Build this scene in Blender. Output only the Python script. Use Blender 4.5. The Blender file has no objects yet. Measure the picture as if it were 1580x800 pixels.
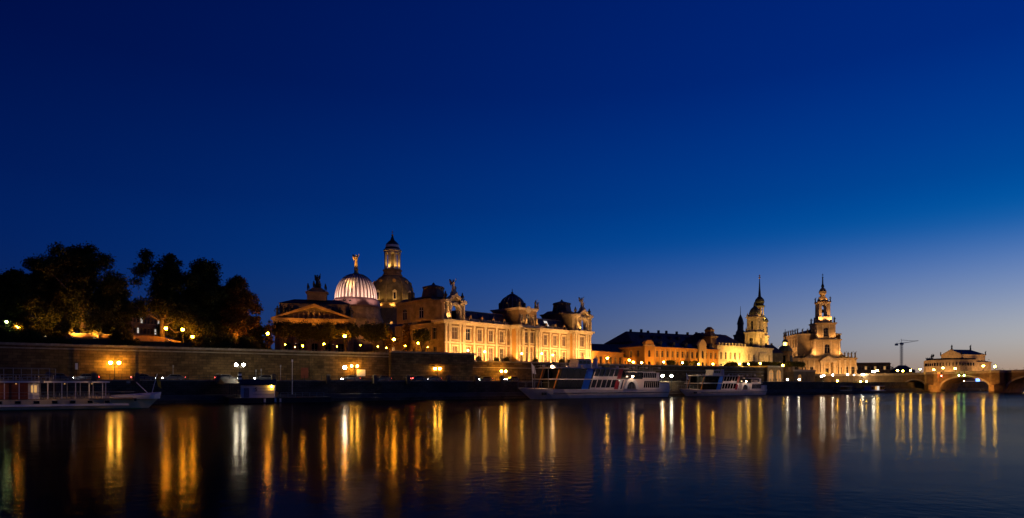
import bpy, math, random
import numpy as np
from mathutils import Vector, Matrix
random.seed(7); rng = np.random.default_rng(7)
PI = math.pi; R = math.radians
S = bpy.context.scene; COL = S.collection

# ------------------------------------------------------------------ camera
F, CX, HY, EYE = 1000.0, 790.0, 592.0, 4.0          # lens in photo pixels, horizon row, eye height over the water
cam = bpy.data.cameras.new('camera'); camo = bpy.data.objects.new('camera', cam); COL.objects.link(camo)
camo.location = (0, 0, EYE); camo.rotation_euler = (R(90), 0, 0)
cam.sensor_width = 36; cam.lens = 36 * F / 1580; cam.shift_y = (HY - 400) / 1580
cam.clip_start = 0.5; cam.clip_end = 12000
S.camera = camo

# ------------------------------------------------------------------ dusk sky
W = bpy.data.worlds.new('World'); S.world = W; W.use_nodes = True
nt = W.node_tree; N = nt.nodes; L = nt.links; N.clear()
def nd(t, **k):
    n = N.new(t)
    for a, b in k.items(): setattr(n, a, b)
    return n
def mth(op, a, b=None):
    n = nd('ShaderNodeMath', operation=op)
    for i, v in enumerate((a, b)):
        if v is None: continue
        if isinstance(v, (int, float)): n.inputs[i].default_value = v
        else: L.new(v, n.inputs[i])
    return n.outputs[0]
tc = nd('ShaderNodeTexCoord'); nrm = nd('ShaderNodeVectorMath', operation='NORMALIZE'); L.new(tc.outputs['Generated'], nrm.inputs[0])
sx = nd('ShaderNodeSeparateXYZ'); L.new(nrm.outputs[0], sx.inputs[0])
elev = mth('DIVIDE', mth('ARCSINE', sx.outputs[2]), PI / 2)            # 0 horizon, 1 zenith
hor = mth('SQRT', mth('MAXIMUM', mth('SUBTRACT', 1.0, mth('MULTIPLY', sx.outputs[2], sx.outputs[2])), 1e-4))
AZ = R(60)                                                              # the sun went down here
c = mth('DIVIDE', mth('ADD', mth('MULTIPLY', sx.outputs[0], math.sin(AZ)), mth('MULTIPLY', sx.outputs[1], math.cos(AZ))), hor)
g = mth('POWER', mth('MAXIMUM', mth('MULTIPLY', mth('ADD', c, 1.0), 0.5), 1e-4), 2.0)
g4 = mth('POWER', g, 4.0)
def ramp(stops):
    r = nd('ShaderNodeValToRGB'); e = r.color_ramp.elements
    while len(e) > 1: e.remove(e[-1])
    for i, (p, col) in enumerate(stops):
        q = e[0] if i == 0 else e.new(p / 90.0)
        q.position = p / 90.0; q.color = (*col, 1)
    r.color_ramp.interpolation = 'B_SPLINE'; L.new(elev, r.inputs[0]); return r.outputs[0]
dark = ramp([(0, (.012, .010, .05)), (4, (.004, .005, .052)), (10.5, (0, .0, .055)), (24, (0, .0012, .030)), (50, (0, .0005, .015)), (90, (0, .0003, .010))])
lite = ramp([(0, (.03, .05, .11)), (3, (.015, .082, .255)), (7.5, (.003, .086, .385)), (11, (.0, .078, .415)), (15, (.0, .058, .335)), (24, (0, .0205, .228)), (50, (0, .007, .11)), (90, (0, .003, .06))])
glow = ramp([(0, (.50, .24, .03)), (1.5, (.50, .33, .10)), (3.3, (.55, .47, .24)), (5.5, (.34, .33, .22)), (7.5, (.20, .22, .17)), (9.5, (.08, .12, .09)), (11.5, (.0, .05, .02)), (14, (0, .022, 0)), (18, (0, .004, 0)), (24, (0, 0, 0))])
mx = nd('ShaderNodeMix', data_type='RGBA'); L.new(g, mx.inputs[0]); L.new(dark, mx.inputs[6]); L.new(lite, mx.inputs[7])
sc_ = nd('ShaderNodeVectorMath', operation='SCALE'); L.new(glow, sc_.inputs[0]); L.new(g4, sc_.inputs['Scale'])
ad = nd('ShaderNodeVectorMath', operation='ADD'); L.new(mx.outputs[2], ad.inputs[0]); L.new(sc_.outputs[0], ad.inputs[1])
bg = nd('ShaderNodeBackground'); L.new(ad.outputs[0], bg.inputs[0]); bg.inputs[1].default_value = 1.0
wo = nd('ShaderNodeOutputWorld'); L.new(bg.outputs[0], wo.inputs[0])

# ------------------------------------------------------------------ exposure, renderer
S.view_settings.view_transform = 'Standard'; S.view_settings.look = 'None'; S.view_settings.gamma = 1; S.view_settings.exposure = 0.0
S.view_settings.use_curve_mapping = False
S.render.engine = 'CYCLES'
cy = S.cycles; cy.use_denoising = True; cy.max_bounces = 4; cy.diffuse_bounces = 2; cy.glossy_bounces = 3; cy.transmission_bounces = 2
cy.sample_clamp_indirect = 2.0; cy.caustics_reflective = False; cy.caustics_refractive = False; cy.use_light_tree = True

# ------------------------------------------------------------------ helpers
def at(px, py, d): return Vector(((px - CX) / F * d, d, EYE + (HY - py) / F * d))
UX, UY = .830, .557                       # the quay runs along this direction
def Q(a, s): return (-88 + UX * a - UY * s, 112 + UY * a + UX * s)      # a along the quay, s inland from the water's edge
def A(px, s):                              # quay coordinate met by the sight line of a picture column
    k = (px - CX) / F
    return (88 + UY * s + k * (112 + UX * s)) / (UX - UY * k)
QROT = math.atan2(UY, UX)

class MB:
    def __init__(s): s.v = []; s.f = []
    def add(s, vs, fs):
        o = len(s.v); s.v += [tuple(p) for p in vs]; s.f += [tuple(i + o for i in f) for f in fs]; return s
    def box(s, x0, x1, y0, y1, z0, z1):
        return s.add([(x0,y0,z0),(x1,y0,z0),(x1,y1,z0),(x0,y1,z0),(x0,y0,z1),(x1,y0,z1),(x1,y1,z1),(x0,y1,z1)],
                     [(3,2,1,0),(4,5,6,7),(0,1,5,4),(1,2,6,5),(2,3,7,6),(3,0,4,7)])
    def frus(s, b, t, z0, z1):             # box with different top: (x0,x1,y0,y1)
        return s.add([(b[0],b[2],z0),(b[1],b[2],z0),(b[1],b[3],z0),(b[0],b[3],z0),(t[0],t[2],z1),(t[1],t[2],z1),(t[1],t[3],z1),(t[0],t[3],z1)],
                     [(3,2,1,0),(4,5,6,7),(0,1,5,4),(1,2,6,5),(2,3,7,6),(3,0,4,7)])
    def pxz(s, poly, y0, y1):              # polygon in x-z pushed along y
        n = len(poly); vs = [(x,y0,z) for x,z in poly] + [(x,y1,z) for x,z in poly]
        return s.add(vs, [tuple(range(n)), tuple(range(2*n-1, n-1, -1))] + [((i+1)%n, i, n+i, n+(i+1)%n) for i in range(n)])
    def pyz(s, poly, x0, x1):
        n = len(poly); vs = [(x0,y,z) for y,z in poly] + [(x1,y,z) for y,z in poly]
        return s.add(vs, [tuple(range(n)), tuple(range(2*n-1, n-1, -1))] + [((i+1)%n, i, n+i, n+(i+1)%n) for i in range(n)])
    def pxy(s, poly, z0, z1):
        n = len(poly); vs = [(x,y,z0) for x,y in poly] + [(x,y,z1) for x,y in poly]
        return s.add(vs, [tuple(range(n-1,-1,-1)), tuple(range(n, 2*n))] + [(i, (i+1)%n, n+(i+1)%n, n+i) for i in range(n)])
    def lathe(s, prof, n=16, cx=0, cy=0, a0=0, cap=True):
        vs = []; fs = []
        for r, z in prof:
            for k in range(n):
                t = a0 + 2*PI*k/n; vs.append((cx + r*math.cos(t), cy + r*math.sin(t), z))
        for j in range(len(prof)-1):
            for k in range(n): fs.append((j*n+k, j*n+(k+1)%n, (j+1)*n+(k+1)%n, (j+1)*n+k))
        if cap: fs.append(tuple(range(n-1,-1,-1))); fs.append(tuple((len(prof)-1)*n+k for k in range(n)))
        return s.add(vs, fs)
    def sq(s, prof, cx=0, cy=0): return s.lathe([(r*math.sqrt(2), z) for r, z in prof], 4, cx, cy, PI/4)
    def tube(s, pts, rad, n=6):
        pts = [Vector(p) for p in pts]; vs = []; fs = []
        if not isinstance(rad, (list, tuple)): rad = [rad]*len(pts)
        for i, p in enumerate(pts):
            d = (pts[min(i+1, len(pts)-1)] - pts[max(i-1, 0)]).normalized()
            a = d.cross(Vector((0,0,1)) if abs(d.z) < .9 else Vector((1,0,0))).normalized(); b = d.cross(a)
            for k in range(n):
                t = 2*PI*k/n; vs.append(p + (a*math.cos(t) + b*math.sin(t))*rad[i])
        for j in range(len(pts)-1):
            for k in range(n): fs.append((j*n+k, j*n+(k+1)%n, (j+1)*n+(k+1)%n, (j+1)*n+k))
        fs.append(tuple(range(n-1,-1,-1))); fs.append(tuple((len(pts)-1)*n+k for k in range(n)))
        return s.add(vs, fs)
    def ball(s, c, r, n=8, sz=1.0):
        pr = [(max(r*math.sin(PI*j/6), r*.02), c[2] - r*sz*math.cos(PI*j/6)) for j in range(7)]
        return s.lathe(pr, n, c[0], c[1])
    def wall(s, W_, H, ops, dep=.35):      # wall in the x-z plane, outside towards -y, with real openings
        xs = sorted({0, W_, *[o[0] for o in ops], *[o[1] for o in ops]}); zs = sorted({0, H, *[o[2] for o in ops], *[o[3] for o in ops]})
        for i in range(len(xs)-1):
            for j in range(len(zs)-1):
                mx_, mz = (xs[i]+xs[i+1])/2, (zs[j]+zs[j+1])/2
                if any(o[0] < mx_ < o[1] and o[2] < mz < o[3] for o in ops): continue
                s.add([(xs[i],0,zs[j]),(xs[i+1],0,zs[j]),(xs[i+1],0,zs[j+1]),(xs[i],0,zs[j+1])], [(0,1,2,3)])
        for o in ops:
            x0, x1, z0, z1 = o[:4]; arch = len(o) > 4 and o[4]
            if arch:
                r = (x1-x0)/2; cxx = (x0+x1)/2; zc = z1 - r
                arc = [(cxx - r*math.cos(PI*k/10), zc + r*math.sin(PI*k/10)) for k in range(11)]
                for half, corner in ((arc[:6], (x0, z1)), (arc[5:], (x1, z1))):
                    for p, q in zip(half[:-1], half[1:]):
                        s.add([(corner[0],0,corner[1]),(p[0],0,p[1]),(q[0],0,q[1])], [(0,1,2)])
                loop = [(x0,z0)] + arc + [(x1,z0)]
            else: loop = [(x0,z0),(x0,z1),(x1,z1),(x1,z0)]
            n = len(loop)
            s.add([(x,0,z) for x,z in loop] + [(x,dep,z) for x,z in loop], [(i,(i+1)%n,n+(i+1)%n,n+i) for i in range(n)])
        return s
    def mesh(s, name, smooth=False):
        m = bpy.data.meshes.new(name); m.from_pydata(s.v, [], s.f)
        if smooth:
            for p in m.polygons: p.use_smooth = True
        m.update(); return m

def put(name, mesh, mat, parent=None, loc=(0,0,0), rot=0, scale=None, kind=None):
    if isinstance(mesh, MB): mesh = mesh.mesh(name)
    if mat is not None and not mesh.materials: mesh.materials.append(mat)
    o = bpy.data.objects.new(name, mesh); COL.objects.link(o)
    o.location = loc; o.rotation_euler = (0, 0, rot) if isinstance(rot, (int, float)) else rot
    if scale is not None: o.scale = scale if isinstance(scale, tuple) else (scale,)*3
    if parent: o.parent = parent
    if kind: o['kind'] = kind
    return o
def tag(o, label, cat, group=None):
    o['label'] = label; o['category'] = cat
    if group: o['group'] = group
    return o
def thing(name, label, cat, loc=(0,0,0), rot=0, group=None, scale=1):
    o = bpy.data.objects.new(name, None); COL.objects.link(o); o.location = loc; o.rotation_euler = (0,0,rot); o.scale = (scale,)*3
    o.empty_display_size = .5
    return tag(o, label, cat, group)
def copy_tree(o, parent=None):
    c_ = o.copy(); COL.objects.link(c_); c_.parent = parent
    for ch in o.children: copy_tree(ch, c_)
    return c_

# ------------------------------------------------------------------ materials
def mat(name, col, rough=.7, var=.25, scale=.6, metal=0, bump=.0, emit=None, spec=.3, stain=0):
    m = bpy.data.materials.new(name); m.use_nodes = True; t = m.node_tree; b = t.nodes['Principled BSDF']
    b.inputs['Roughness'].default_value = rough; b.inputs['Metallic'].default_value = metal; b.inputs['Specular IOR Level'].default_value = spec
    b.inputs['Base Color'].default_value = (*col, 1)
    if var or bump:
        co = t.nodes.new('ShaderNodeTexCoord'); nz = t.nodes.new('ShaderNodeTexNoise'); nz.inputs['Scale'].default_value = scale; nz.inputs['Detail'].default_value = 6
        nz.inputs['Roughness'].default_value = .65
        t.links.new(co.outputs['Object'], nz.inputs['Vector'])
        rp = t.nodes.new('ShaderNodeValToRGB'); rp.color_ramp.elements[0].position = .3; rp.color_ramp.elements[1].position = .7
        rp.color_ramp.elements[0].color = (*[x*(1-var) for x in col], 1); rp.color_ramp.elements[1].color = (*[min(1, x*(1+var)) for x in col], 1)
        t.links.new(nz.outputs['Fac'], rp.inputs['Fac']); out = rp.outputs['Color']
        if stain:                            # soot patches, their own irregular shape
            n2 = t.nodes.new('ShaderNodeTexNoise'); n2.inputs['Scale'].default_value = scale*.45; n2.inputs['Detail'].default_value = 8; n2.inputs['Roughness'].default_value = .75
            t.links.new(co.outputs['Object'], n2.inputs['Vector'])
            r2 = t.nodes.new('ShaderNodeValToRGB'); r2.color_ramp.elements[0].position = .46; r2.color_ramp.elements[1].position = .62
            t.links.new(n2.outputs['Fac'], r2.inputs['Fac'])
            mm = t.nodes.new('ShaderNodeMix'); mm.data_type = 'RGBA'
            sc2 = t.nodes.new('ShaderNodeMath'); sc2.operation = 'MULTIPLY'; sc2.inputs[1].default_value = stain
            t.links.new(r2.outputs['Color'], sc2.inputs[0]); t.links.new(sc2.outputs[0], mm.inputs[0])
            t.links.new(out, mm.inputs[6]); mm.inputs[7].default_value = (*[x*.28 for x in col], 1); out = mm.outputs[2]
        t.links.new(out, b.inputs['Base Color'])
        if bump:
            bp = t.nodes.new('ShaderNodeBump'); bp.inputs['Strength'].default_value = bump; bp.inputs['Distance'].default_value = .1
            t.links.new(nz.outputs['Fac'], bp.inputs['Height']); t.links.new(bp.outputs['Normal'], b.inputs['Normal'])
    if emit:
        b.inputs['Emission Color'].default_value = (*emit[0], 1); b.inputs['Emission Strength'].default_value = emit[1]
    return m
def brickmat(name, col, mortar, bw, bh, var=.3, rough=.85):
    m = bpy.data.materials.new(name); m.use_nodes = True; t = m.node_tree; b = t.nodes['Principled BSDF']; b.inputs['Roughness'].default_value = rough
    b.inputs['Specular IOR Level'].default_value = .2
    co = t.nodes.new('ShaderNodeTexCoord'); mp = t.nodes.new('ShaderNodeMapping'); mp.inputs['Rotation'].default_value = (R(90), 0, 0)
    t.links.new(co.outputs['Object'], mp.inputs['Vector'])
    br = t.nodes.new('ShaderNodeTexBrick'); br.inputs['Scale'].default_value = 1; br.inputs['Brick Width'].default_value = bw; br.inputs['Row Height'].default_value = bh
    br.inputs['Mortar Size'].default_value = .03; br.inputs['Color1'].default_value = (*col, 1); br.inputs['Color2'].default_value = (*[x*(1-var) for x in col], 1)
    br.inputs['Mortar'].default_value = (*mortar, 1); t.links.new(mp.outputs[0], br.inputs['Vector'])
    nz = t.nodes.new('ShaderNodeTexNoise'); nz.inputs['Scale'].default_value = .22; nz.inputs['Detail'].default_value = 7; nz.inputs['Roughness'].default_value = .7
    t.links.new(co.outputs['Object'], nz.inputs['Vector'])
    rp = t.nodes.new('ShaderNodeValToRGB'); rp.color_ramp.elements[0].position = .35; rp.color_ramp.elements[1].position = .68
    rp.color_ramp.elements[0].color = (.22, .21, .22, 1); rp.color_ramp.elements[1].color = (1.15, 1.08, 1, 1); t.links.new(nz.outputs['Fac'], rp.inputs[0])
    mm = t.nodes.new('ShaderNodeMix'); mm.data_type = 'RGBA'; mm.blend_type = 'MULTIPLY'; mm.inputs[0].default_value = .8
    t.links.new(br.outputs['Color'], mm.inputs[6]); t.links.new(rp.outputs[0], mm.inputs[7]); t.links.new(mm.outputs[2], b.inputs['Base Color'])
    bp = t.nodes.new('ShaderNodeBump'); bp.inputs['Strength'].default_value = .4; bp.inputs['Distance'].default_value = .05
    t.links.new(br.outputs['Fac'], bp.inputs['Height']); bp.invert = True; t.links.new(bp.outputs['Normal'], b.inputs['Normal'])
    return m
def emis(name, col, st):
    m = bpy.data.materials.new(name); m.use_nodes = True; t = m.node_tree; b = t.nodes['Principled BSDF']
    b.inputs['Base Color'].default_value = (*[x*.5 for x in col], 1); b.inputs['Emission Color'].default_value = (*col, 1); b.inputs['Emission Strength'].default_value = st
    return m
M = dict(
 stone=mat('sandstone', (.31,.185,.085), .85, .35, .5, stain=.6, bump=.2), stone_l=mat('pale_sandstone', (.62,.48,.32), .8, .25, .7, stain=.4),
 stone_dm=mat('dome_sandstone', (.20,.15,.085), .9, .35, .35, stain=.55), stone_m=mat('golden_sandstone', (.47,.335,.19), .85, .3, .5, stain=.5), stone_d=mat('sooty_sandstone', (.15,.115,.08), .9, .4, .5, stain=.6), stone_g=mat('grey_sandstone', (.27,.19,.11), .9, .35, .4, stain=.6),
 orange=mat('ochre_render', (.56,.29,.075), .85, .15, .4, stain=.2), trim=mat('render_trim', (.62,.46,.24), .8, .12, .6),
 roofb=mat('brown_slate_roof', (.10,.072,.06), .55, .35, .9), slate=mat('slate_roof', (.045,.04,.045), .6, .35, .9), tile=mat('dark_tile_roof', (.17,.095,.07), .8, .35, .7), copper=mat('green_copper', (.11,.11,.07), .6, .35, .6),
 bronze=mat('dark_bronze', (.035,.035,.032), .5, .3, 1, .3), gold=mat('gilding', (.85,.48,.10), .45, .2, 2, .25),
 glassd=mat('window_glass', (.008,.008,.01), .06, 0, spec=.5), frame=mat('window_frame', (.35,.30,.24), .6, .1),
 curtain=mat('window_blind', (.13,.075,.06), .6, .25, 1.2), domeglass=mat('dome_glass', (.80,.70,.60), .35, .15, .8, spec=.4), domerib=mat('dome_rib', (.12,.07,.07), .5, .2),
 quay=brickmat('quay_masonry', (.21,.155,.10), (.07,.05,.035), 1.1, .45), retain=brickmat('retaining_masonry', (.27,.175,.07), (.075,.05,.025), 1.5, .6, .5),
 coping=mat('coping_stone', (.36,.29,.20), .85, .3, .8, stain=.4), paving=mat('paving', (.13,.11,.09), .9, .3, .3), asphalt=mat('asphalt', (.05,.048,.047), .75, .3, .5),
 soil=mat('garden_soil', (.05,.045,.025), .95, .4, .4), iron=mat('cast_iron', (.025,.025,.027), .5, .2, 3, .3), metal=mat('grey_metal', (.30,.29,.28), .45, .2, 2, .5),
 white=mat('white_paint', (.82,.77,.73), .45, .1, .5), cream=mat('cream_hull', (.68,.55,.33), .5, .2, .5), hullwarm=mat('warm_tinted_hull', (.86,.70,.58), .45, .12, .4),  # last one: off-white ship hull, tinted warm to offset the blue skylight
 black=mat('black_paint', (.02,.02,.022), .5, .2), red=mat('red_paint', (.40,.03,.03), .5, .15), brownred=mat('mahogany', (.22,.06,.03), .5, .3, 1), blue=mat('blue_panel', (.01,.10,.55), .35, .15, 1),
 wood=mat('dark_wood', (.10,.06,.035), .7, .3, 2), orangep=mat('orange_plastic', (.65,.22,.03), .5, .15), bark=mat('bark', (.10,.07,.045), .95, .35, 2, bump=.4),
 yellow=mat('yellow_flag', (.55,.40,.04), .8, .1), green=mat('green_boot_top', (.03,.14,.06), .5, .2), tyre=mat('rubber', (.02,.02,.02), .8, .1), carpaint=mat('car_paint', (.10,.10,.11), .3, .05, spec=.6),
 hill=mat('far_foliage', (.02,.022,.018), 1, .4, .05),
 warm=emis('warm_lamp_globe', (1,.46,.045), 210), orangel=emis('sodium_lamp_globe', (1,.34,.012), 300), cool=emis('white_lamp_globe', (1,.86,.60), 150), yell=emis('yellow_lamp_globe', (1,.52,.045), 180), decklamp=emis('deck_lamp_glass', (1,.62,.36), 55), mercury=emis('mercury_lamp_globe', (.75,1,.35), 60), addedlamp=emis('added_side_lamp_glass', (1,.66,.44), 260), addedlamp2=emis('added_steamer_lamp_glass', (1,.58,.28), 75), turretlamp=emis('turret_lamp', (1,.6,.1), 14),  # ship side lamps here are added fill light for the hulls
 redl=emis('red_signal', (1,.08,.05), 60), greenl=emis('green_signal', (.55,1,.25), 50), headl=emis('headlight_lens', (1,.92,.85), 60), taill=emis('taillight_lens', (1,.07,.06), 25),
 litdim=emis('dim_lit_window', (1,.45,.12), .28), litwin=emis('lit_window', (1,.55,.18), .55), litwhite=emis('lit_white_window', (1,.92,.8), .8), litblue=emis('lit_blue_screen', (.1,.25,1), 6), lens=emis('floodlight_lens', (1,.75,.4), 12),
)
def leafmat(name, col, var=.5):
    m = bpy.data.materials.new(name); m.use_nodes = True; t = m.node_tree; t.nodes.clear()
    o = t.nodes.new('ShaderNodeOutputMaterial'); d = t.nodes.new('ShaderNodeBsdfDiffuse'); tr = t.nodes.new('ShaderNodeBsdfTranslucent'); mxs = t.nodes.new('ShaderNodeMixShader'); mxs.inputs[0].default_value = .35
    gm = t.nodes.new('ShaderNodeNewGeometry'); rp = t.nodes.new('ShaderNodeValToRGB')
    rp.color_ramp.elements[0].color = (*[x*(1-var) for x in col], 1); rp.color_ramp.elements[1].color = (*[x*(1+var) for x in col], 1)
    t.links.new(gm.outputs['Random Per Island'], rp.inputs[0])
    for s_ in (d, tr): t.links.new(rp.outputs[0], s_.inputs[0])
    t.links.new(d.outputs[0], mxs.inputs[1]); t.links.new(tr.outputs[0], mxs.inputs[2]); t.links.new(mxs.outputs[0], o.inputs[0]); return m
M['leaf'] = leafmat('tree_leaves', (.075,.075,.024)); M['leaf2'] = leafmat('clipped_leaves', (.085,.08,.025)); M['leaf3'] = leafmat('autumn_leaves', (.14,.075,.02))

# water: mirroring scaled down evenly to darken the river
wm = bpy.data.materials.new('river_water'); wm.use_nodes = True; t = wm.node_tree; t.nodes.clear()
co = t.nodes.new('ShaderNodeTexCoord')
def wn(scale, det):
    n = t.nodes.new('ShaderNodeTexNoise'); n.inputs['Scale'].default_value = scale; n.inputs['Detail'].default_value = det; t.links.new(co.outputs['Object'], n.inputs['Vector']); return n.outputs['Fac']
b1 = t.nodes.new('ShaderNodeBump'); b1.inputs['Strength'].default_value = .3; b1.inputs['Distance'].default_value = .05; t.links.new(wn(1.6, 3), b1.inputs['Height'])
b2 = t.nodes.new('ShaderNodeBump'); b2.inputs['Strength'].default_value = .12; b2.inputs['Distance'].default_value = .3; t.links.new(wn(.13, 2), b2.inputs['Height'])
t.links.new(b2.outputs[0], b1.inputs['Normal'])
gl = t.nodes.new('ShaderNodeBsdfGlossy'); gl.inputs['Roughness'].default_value = .15; gl.inputs['Color'].default_value = (1, 1, 1, 1)
df = t.nodes.new('ShaderNodeBsdfDiffuse'); df.inputs['Color'].default_value = (.004, .0045, .004, 1)
fr = t.nodes.new('ShaderNodeFresnel'); fr.inputs['IOR'].default_value = 1.2
ml = t.nodes.new('ShaderNodeMath'); ml.operation = 'MULTIPLY'; ml.inputs[1].default_value = .26; t.links.new(fr.outputs[0], ml.inputs[0])
ms = t.nodes.new('ShaderNodeMixShader'); t.links.new(ml.outputs[0], ms.inputs[0]); t.links.new(df.outputs[0], ms.inputs[1]); t.links.new(gl.outputs[0], ms.inputs[2])
wo_ = t.nodes.new('ShaderNodeOutputMaterial'); t.links.new(ms.outputs[0], wo_.inputs[0])
pr_ = t.nodes.new('ShaderNodeMapRange'); pr_.inputs['From Min'].default_value = .35; pr_.inputs['From Max'].default_value = .65; pr_.inputs['To Min'].default_value = .10; pr_.inputs['To Max'].default_value = .17
t.links.new(wn(.035, 3), pr_.inputs['Value']); t.links.new(pr_.outputs[0], gl.inputs['Roughness'])          # calm and ruffled patches
ps_ = t.nodes.new('ShaderNodeMapRange'); ps_.inputs['From Min'].default_value = .35; ps_.inputs['From Max'].default_value = .65; ps_.inputs['To Min'].default_value = .12; ps_.inputs['To Max'].default_value = .4
t.links.new(wn(.05, 3), ps_.inputs['Value']); t.links.new(ps_.outputs[0], b1.inputs['Strength'])
for n_ in (gl, fr): t.links.new(b1.outputs[0], n_.inputs['Normal'])

# ------------------------------------------------------------------ the setting: water, land, quay, road, terrace
def sheet(name, pts, z, m, thick=None):
    mb = MB()
    if thick: mb.pxy(pts, z - thick, z)
    else: mb.add([(x, y, z) for x, y in pts], [tuple(range(len(pts)))])
    return put(name, mb, m, kind='structure')
sheet('river', [(-3000,-300),(6000,-300),(6000,6000),(-3000,6000)], 0, wm)
def strip(name, a0, a1, s0, s1, z, m, thick): return sheet(name, [Q(a0,s0),Q(a1,s0),Q(a1,s1),Q(a0,s1)], z, m, thick)
AE = 5000
strip('ground', -600, AE, 17.9, 5000, 4.50, M['paving'], 6)
strip('lower_quay', -600, AE, 0, 3.2, .75, M['quay'], 2.2)
strip('landing_path', -600, AE, 3.2, 7.6, 1.6, M['paving'], 3)
strip('road', -600, AE, 8.6, 17.9, 4.55, M['asphalt'], 5)
a9, a10 = A(726, 20), A(1192, 20)
strip('terrace', -600, a9, 21.0, 140, 10.95, M['paving'], 6.6)
strip('terrace_promenade', a9, a10, 23.0, 140, 10.0, M['paving'], 5.6)
strip('garden_bank', -600, A(405, 26), 27, 70, 13.6, M['soil'], 3)
strip('pavement', -600, AE, 17.9, 19.9, 4.68, M['paving'], .3)

qw = thing('quay_wall', 'dark masonry quay wall between the landing path and the road', 'wall', (*Q(0, 7.6), 0), QROT)
put('wall', MB().box(-300, 700, 0, 1.0, 1.0, 4.5), M['quay'], qw)
cm = MB().box(-1.22, 1.22, -.1, 1.05, 4.5, 4.75).mesh('coping_stone')
a_ = -10.0
while a_ < A(1250, 8):
    put('coping_stone', cm, M['coping'], qw, (a_, 0, 0)); a_ += 2.5
# railing along the road
rl = thing('road_railing', 'thin iron railing along the quay edge of the road', 'railing', (*Q(0, 8.2), 4.75), QROT)
for z in (.45, .95): put('rail', MB().box(-12, A(1240, 8), -.03, .03, z-.03, z+.03), M['iron'], rl)
pm = MB().box(-.05, .05, -.05, .05, 0, 1.05).mesh('post')
for k in range(0, 130): put('post', pm, M['iron'], rl, (-10 + k*2.0, 0, 0))
# stone piers on the quay edge
for px in (75, 145, 211, 335, 421, 505, 577, 628, 690, 732, 772):
    o = thing('stone_bollard', 'dark stone bollard on the quay edge beside the road railing', 'bollard', (*Q(A(px, 7.9), 7.2), 4.0), QROT, 'stone bollards along the quay edge')
    put('shaft', MB().box(-.45, .45, -.45, .45, 0, 1.7), M['stone_d'], o); put('cap', MB().sq([(.55, 1.7), (.55, 1.85), (.1, 2.2)]), M['stone_d'], o)

# retaining walls
w1 = thing('retaining_wall', 'tall brown terrace retaining wall with pale coping below the garden trees', 'wall', (*Q(0, 20), 0), QROT)
aA, aB = -25, A(600, 20)
put('wall', MB().box(aA-200, aB, 0, 1.2, 4.2, 11.7), M['retain'], w1)
cm = MB().box(-1.18, 1.18, -.22, 1.3, 11.7, 12.15).mesh('coping_stone'); a_ = aA
while a_ < aB - 1: put('coping_stone', cm, M['coping'], w1, (a_+1.2, 0, random.uniform(-.02, .02))); a_ += 2.4
put('string_course', MB().box(aA-200, aB, -.12, -.002, 11.0, 11.25), M['coping'], w1)
put('plinth', MB().box(aA-200, aB, -.35, -.003, 4.6, 5.6), M['retain'], w1)
for px in (118, 205, 300, 395, 480, 555):
    put('buttress', MB().box(-.5, .5, -.18, -.004, 5.6, 11.0), M['retain'], w1, (A(px, 20), 0, 0))
w2 = thing('bastion_wall', 'projecting bastion wall with a heavy parapet band below the academy corner', 'wall', (*Q(0, 18.8), 0), QROT)
put('wall', MB().box(aB, a9, 0, 4.4, 4.2, 9.3), M['retain'], w2)
put('parapet', MB().box(aB-.1, a9+.3, -.45, 4.4, 9.32, 12.2), M['retain'], w2)
a_ = aB
while a_ < a9 - 1: put('coping_stone', cm, M['coping'], w2, (a_+1.2, -.35, 0.52)); a_ += 2.4
w3 = thing('promenade_wall', 'long low retaining wall of the promenade in front of the academy', 'wall', (*Q(0, 22), 0), QROT)
put('wall', MB().box(a9+.35, a10, 0, 1.2, 4.2, 10.3), M['retain'], w3)
cm3 = MB().box(-1.45, 1.45, -.18, 1.3, 10.3, 10.7).mesh('coping_stone'); a_ = a9 + .4
while a_ < a10 - 2: put('coping_stone', cm3, M['coping'], w3, (a_+1.5, 0, 0)); a_ += 3.0
put('string_course', MB().box(a9+.35, a10, -.1, -.002, 8.6, 8.85), M['coping'], w3)

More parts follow.
